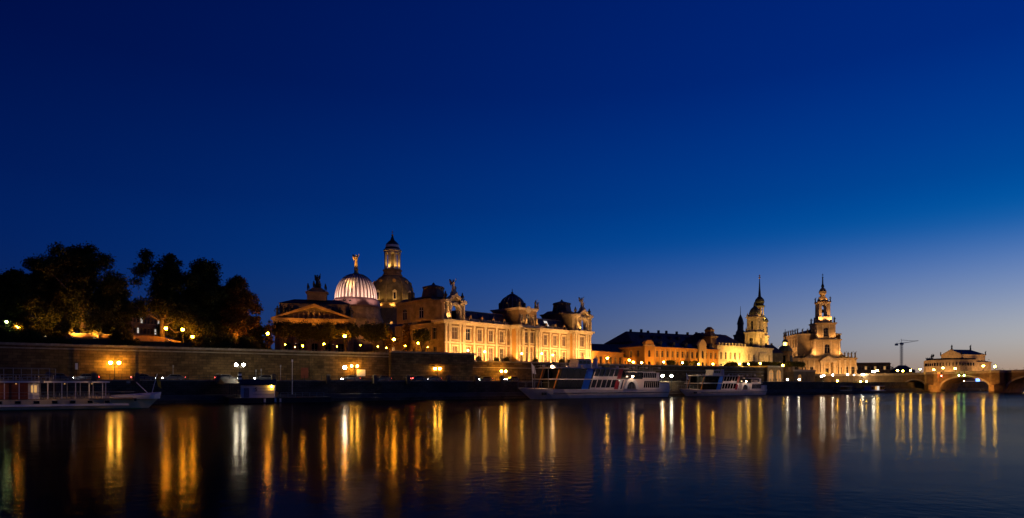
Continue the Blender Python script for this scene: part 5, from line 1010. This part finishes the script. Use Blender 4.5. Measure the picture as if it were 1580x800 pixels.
def tree(name, label, x, y, zg, h, rad, n, ls, m='leaf', clumps=None, group=None, trunk=.45, ncl=16, seed=0, low=.25):
    r_ = random.Random(seed); o = thing(name, label, 'tree', (x,y,zg), r_.random()*6 if clumps is None else 0, group)
    if clumps is None:
        clumps = []; lobes = [(r_.random()*6.28, r_.uniform(.55,1.15)) for _ in range(7)]
        for k in range(ncl):
            u = r_.random(); t_, ext = lobes[k % 7]; t_ += r_.uniform(-.5,.5); zc = h*(low+(.93-low)*u)
            prof_ = (.35+.65*math.sin(PI*min(1,u*.78+.2)))*ext
            rr = rad*prof_*r_.uniform(.3,1.05); s_ = rad*r_.uniform(.09,.27); clumps.append((rr*math.cos(t_), rr*math.sin(t_), zc, s_*1.1, s_*1.1, s_*.9))
        clumps += [(0,0,h*.48,rad*.42,rad*.42,h*.22),(0,0,h*.70,rad*.32,rad*.32,h*.18)]
    tk = MB().tube([(0,0,-.3),(.1,0,h*.2),(-.1,.1,h*.42),(.05,0,h*.7)],[trunk*1.25,trunk*.9,trunk*.65,trunk*.25],8)
    put('trunk', tk.mesh('trunk',True), M['bark'], o)
    lb_ = MB()
    for k, c_ in enumerate(clumps[:26]): lb_.tube([(0,0,h*r_.uniform(.18,.4)),(c_[0]*.45,c_[1]*.45,c_[2]*.75),(c_[0],c_[1],c_[2])],[trunk*.4,trunk*.25,trunk*.08],5)
    put('limbs', lb_.mesh('limbs',True), M['bark'], o)
    put('crown', leaves(clumps,n,ls), M[m], o); return o
GZ = 13.6
for (px,d,top,rad,lab,sd,mm) in ((8,150,412,6.5,'dark garden tree beside the green-lit shrubs',111,'leaf'),(62,157,398,7.0,'tall dark tree standing behind the broad-crowned garden tree',12,'leaf'),(128,146,374,10.6,'broad-crowned giant garden tree with a lit wall beneath it',13,'leaf'),(178,152,425,5.6,'lower dark tree right of the giant garden tree',14,'leaf'),
    (250,150,384,7.6,'tall tree with an uneven airy crown beside the lit house',15,'leaf'),(318,153,400,8.6,'wide dark tree between two orange lamps',16,'leaf'),(366,160,424,7.0,'reddish loose-crowned tree at the end of the garden',17,'leaf3')):
    d = SD(px, 34 if d != 157 else 42); p = at(px,top,d); tree('garden_tree', lab, p.x, p.y, GZ, p.z-GZ, rad, int(5200*rad), .22, mm, None, 'large trees of the terrace garden', .55, 64, sd, .12)
for (px,d,top,rad,lab,sd) in ((100,141,486,2.6,'small lit tree in front of the orange-lit garden wall',31),(150,141,483,2.8,'small lit tree right of the orange-lit garden wall',32),(20,141,492,2.4,'small green-lit tree beside the orange lamp',33)):
    d = SD(px, 30); p = at(px,top,d); tree('small_tree', lab, p.x, p.y, GZ-.4, p.z-GZ+.4, rad, 3000, .2, 'leaf2', None, 'small garden trees', .14, 12, sd, .35)
for i,(px,d,top,rad,lab) in enumerate(((-20,186,440,9,'dim tree in the back row behind the green-lit shrubs'),(90,190,452,10,'dim tree in the back row behind the giant tree trunk'),(165,192,455,10,'dim tree in the back row left of the lit house'),(225,188,470,7,'dim low tree in the back row beside the lit house'),(285,190,458,10,'dim tree in the back row behind the paired orange lamps'),(345,194,462,10,'dim tree in the back row behind the reddish tree'),(392,198,486,6,'dim low tree at the end of the back row'))):
    d = SD(px, 62); p = at(px,top,d); tree('back_tree', lab, p.x, p.y, 10.9, p.z-10.9, rad, 16000, .38, 'leaf', None, 'back row of garden trees', .4, 30, 200+i, .06)
for i,(px,d,hh,wd,lab) in enumerate(((5,143,2.6,2.6,'green-lit round shrub left of the orange lamp'),(45,143,2.2,2.4,'green-lit low shrub right of the orange lamp'),(186,144,3.0,3.4,'dark shrub right of the lit garden wall'),(318,148,2.4,3.4,'dark shrub between the orange lamps and the reddish tree'),(345,150,3.2,3.6,'tall dark shrub under the wide garden tree'),(378,152,2.6,3.2,'dark shrub under the reddish tree'))):
    d = SD(px, 28.6); p = at(px,0,d); o = thing('garden_shrub',lab,'shrub',(p.x,p.y,13.3),0,'garden shrubs on the bank'); put('foliage',leaves([(random.uniform(-.5,.5)*wd,random.uniform(-.4,.4)*wd,hh*random.uniform(.3,.65),wd*.5,wd*.5,hh*.42) for k in range(7)],3600,.17),M['leaf2'],o)
    put('stem',MB().tube([(0,0,-.2),(.1,0,hh*.5)],[.12,.05],6),M['bark'],o)
for px,pw in ((44,1500),(70,2000),(112,2700),(146,2500),(196,1500),(262,1700),(325,2500),(356,2900),(388,2700)):
    x_,y_ = Q(A(px,29),29); flood((x_,y_,14.0),(x_-1.0,y_+7,23),pw,(1,.42,.06),'uplight among the hedges aimed into the garden trees',120)
x_,y_ = Q(A(14,29),29); flood((x_,y_,14.0),(x_+.5,y_+6,20),1500,(.75,1,.30),'greenish uplight beside the orange lamp aimed into the tree',110)
# clipped terrace trees
def clipped(px, d, y0, y1, wpx, lab, sd, m='leaf2', rd=.6, name='clipped_tree', grp='clipped trees on the terrace'):
    p = at(px,y0,d); zt = p.z; zb_ = at(px,y1,d).z; wr = wpx/2000*d; zg = 10.95 if px < 726 else 10.0; hh = zt-zg; zc = (zt+zb_)/2-zg; rz = (zt-zb_)/2
    cl = [(0,0,zc,wr*.92,wr*.92,rz*.95)]; r_ = random.Random(sd)
    for k in range(14): t_ = r_.random()*6.28; cl.append((math.cos(t_)*wr*.62,math.sin(t_)*wr*.62,zc+r_.uniform(-.55,.55)*rz,wr*.4,wr*.4,rz*.42))
    return tree(name, lab, p.x, p.y, zg, hh, wr, int(4200*max(1,wr/2)), .2, m, cl, grp, .16, 1, sd)
for i,(px,d,y0,y1,wp,lab) in enumerate(((438,186,495,523,38,'clipped rounded tree lit by the orange lamp at the pediment corner'),(466,190,494,528,36,'dark clipped tree left of the pediment centre'),(500,193,496,528,44,'dark clipped tree under the pediment centre'),
    (534,197,497,523,44,'clipped tree around an orange lamp under the pediment end'),(577,197,497,528,48,'dark clipped tree below the stone dome'),(651,188,507,530,26,'single ball-clipped tree before the academy flank'))):
    clipped(px,d,y0,y1,wp,lab,50+i)
for i,(px,d,top,rad,lab) in enumerate(((414,176,492,2.6,'bare-branched lit tree beside the orange lamp at the garden end'),(600,203,498,3.8,'orange-lit autumn tree in front of the low house'),(629,203,496,3.6,'orange-lit autumn tree beside the academy flank'))):
    p = at(px,top,d); tree('autumn_tree', lab, p.x,p.y,10.95,p.z-10.95,rad,2600,.17,'leaf3',None,'lit autumn trees',.13,14,70+i,.3)
for i,px in enumerate((738,766,781,826,866,880,905)):
    d = Q(A(px,26.5),26.5)[1]; p = at(px,0,d); o = thing('tub_shrub','round dark shrub in a tub on the academy promenade','shrub',(p.x,p.y,10.0),0,'tub shrubs on the promenade')
    put('tub',MB().lathe([(.4,0),(.55,.6),(.5,.62)],10),M['stone_d'],o); put('foliage',leaves([(0,0,1.35,.95,.95,.85)],700,.13),M['leaf2'],o)
for i,(px,wp,y0,y1,d) in enumerate(((1035,14,556,564,250),(1056,12,557,565,256),(1070,12,557,565,260),(1128,22,558,570,276),(1158,24,558,570,285))):
    clipped(px,d,y0,y1,wp,'small clipped tree on the promenade before the library',90+i,grp='clipped trees before the library')
for i,(px0,px1,d,lab) in enumerate(((1176,1206,300,'clipped flat hedge tree row left of the yellow lamp'),(1214,1240,302,'clipped flat hedge tree row right of the yellow lamp'))):
    p0,p1 = at(px0,0,d),at(px1,0,d+8); zt,zb_ = at(0,558,d).z,at(0,566,d).z
    o = thing('hedge_row',lab,'hedge',(p0.x,p0.y,4.6),math.atan2(p1.y-p0.y,p1.x-p0.x)); ww = math.hypot(p1.y-p0.y,p1.x-p0.x)
    put('foliage',leaves([(ww*(k+.5)/8,0,(zt+zb_)/2-4.6,ww/12,1.5,(zt-zb_)/2) for k in range(8)],5000,.2),M['leaf2'],o)
    for k in range(5): put('stem',MB().lathe([(.15,0),(.1,zb_-4.4)],6,ww*(k+.5)/5,0),M['bark'],o)
# garden wall lit by the lamps, hedge along the bank
gwl = thing('garden_wall','low pale garden wall glowing orange under the giant tree','wall',(*Q(A(100,31),31),13.5),QROT)
put('wall',MB().box(0,9,0,.4,0,1.5),M['stone'],gwl); put('coping',MB().box(-.1,9.1,-.08,.48,1.5,1.68),M['coping'],gwl)
gw5 = thing('garden_ramp_wall','pale garden ramp wall beside the paired orange lamps','wall',(*Q(A(206,31),31),13.5),QROT)
put('wall',MB().pxz([(0,0),(10,0),(10,.5),(5,1.6),(0,1.6)],0,.4),M['stone'],gw5)
lamp(150,505,SD(150,30.2),13.6,'orangel','small orange lamp behind the lit garden wall tree',None,1,.2)
for i,(px0,px1,hh) in enumerate(((-30,60,1.6),(60,108,1.3),(172,215,1.7),(300,400,1.2))):
    s0=26.0; o = thing('garden_hedge',('dark hedge along the terrace edge below the green-lit shrubs','dark hedge along the terrace edge left of the lit wall','dark hedge along the terrace edge right of the giant tree','dark hedge along the terrace edge below the reddish tree')[i],'hedge',(*Q(A(px0,s0),s0),10.95),QROT,'hedges along the terrace edge'); ww = A(px1,s0)-A(px0,s0)
    nn = max(4,int(ww/1.2)); put('foliage',leaves([(ww*(k+.5)/nn,random.uniform(-.3,.3),1.5,1.1,1.0,hh+random.uniform(-.2,.4)) for k in range(nn)],int(700*nn),.17),M['leaf2'],o)
# far banks of trees beyond the bridge
for i,(px0,px1,d,h0) in enumerate(((1372,1400,640,22),(1530,1700,900,24))):
    p0,p1=at(px0,0,d),at(px1,0,d); ww=p1.x-p0.x; nn=int(ww/9)+2
    o = put('distant_tree_belt',leaves([(ww*(k+.5)/nn,random.uniform(-6,6),h0*.5+random.uniform(-2,2),8,6,h0*random.uniform(.3,.42)) for k in range(nn)],1500*nn,.6),M['hill'],None,(p0.x,p0.y,2),kind='stuff'); o.name = 'distant_tree_belt'; tag(o,('dark distant tree belt under the crane','dark distant tree belt beyond the bridge')[i],'trees')

# ------------------------------------------------------------------ cars, signs, poles on the quay road
def car(a, s, flip, label, red):
    o = thing('car',label,'car',(*Q(a,s),4.56),QROT+(PI if flip else 0),'cars on the quay road')
    side = [(-2.1,.35),(2.1,.35),(2.15,.75),(1.2,.9),(.6,1.38),(-1.0,1.42),(-1.75,.95),(-2.15,.85)]
    put('body',MB().pxz(side,-.85,.85),M['carpaint'],o)
    for sd in (-1,1):
        put('side_window',MB().pxz([(-1.5,.95),(1.0,.95),(.5,1.3),(-.95,1.33)],sd*.86-.01,sd*.86+.01),M['glassd'],o)
        put('headlight',MB().box(2.1,2.2,sd*.6-.16,sd*.6+.16,.55,.72),M['headl'],o); put('taillight',MB().box(-2.2,-2.12,sd*.62-.16,sd*.62+.16,.68,.84),M['taill'],o)
        for x in (-1.3,1.3):
            wl = put('wheel',MB().tube([(x,sd*.7-.1,.32),(x,sd*.7+.1,.32)],.32,12),M['tyre'],o); put('rim',MB().tube([(x,sd*.82-.02,.32),(x,sd*.82+.02,.32)],.19,10),M['metal'],wl)
for i,(px,s_,fl) in enumerate(((92,11,False),(133,14.5,True),(221,11,False),(268,14.5,True),(349,11,False),(408,14.5,True),(541,14.5,True),(590,14.5,True),(647,11,False),(668,14.5,True),(748,14.5,True),(790,14.5,True))):
    car(A(px,s_),s_,fl,'dark car driving left on the quay road with headlights on' if fl else 'dark car driving right on the quay road with tail lights on',not fl)
def board(px,s_,z0_,w_,h_,m_,name,label):
    o = thing(name,label,'sign',(*Q(A(px,s_),s_),4.68),QROT-R(20)); put('panel',MB().box(-w_/2,w_/2,-.05,.05,z0_,z0_+h_),M[m_],o); put('post',MB().box(-.05,.05,.06,.14,0,z0_+h_),M['iron'],o)
board(557,18.8,1.2,2.2,1.7,'white','notice_board','pale square notice board beside the twin-globe lamp'); board(470,18.8,.6,1.7,2.6,'brownred','poster_board','dark red poster board on the quay road'); board(118,18.8,2.2,.45,1.3,'white','traffic_sign','narrow pale road sign in front of the retaining wall')
for px,s_,zb_,zt,lab,m_ in ((433,18,4.6,8.4,'thin pale pole with a small head on the quay road','metal'),(451,3,1.6,9.2,'tall slender white mooring pole on the landing path','white'),(267,18,4.6,8.0,'thin pole with a small box by the retaining wall','metal'),(395,17.6,4.6,7.2,'short thin signpost right of the striped post','metal'),(403,17.6,4.6,7.4,'short thin signpost near the landing hut','metal')):
    o = thing('pole',lab,'pole',(*Q(A(px,s_),s_),zb_),0); put('shaft',MB().lathe([(.09,0),(.06,zt-zb_)],6),M[m_],o); put('head',MB().box(-.14,.14,-.1,.1,zt-zb_-.5,zt-zb_+.05),M[m_],o)
o = thing('striped_post','red and white striped marker post below the bright white twin lamp','post',(*Q(A(370,7.2),7.2),4.4),QROT)
for k in range(5): put('stripe',MB().box(-.35,.35,-.35,.35,k*.42,k*.42+.418),M['white'] if k%2 else M['black'],o)
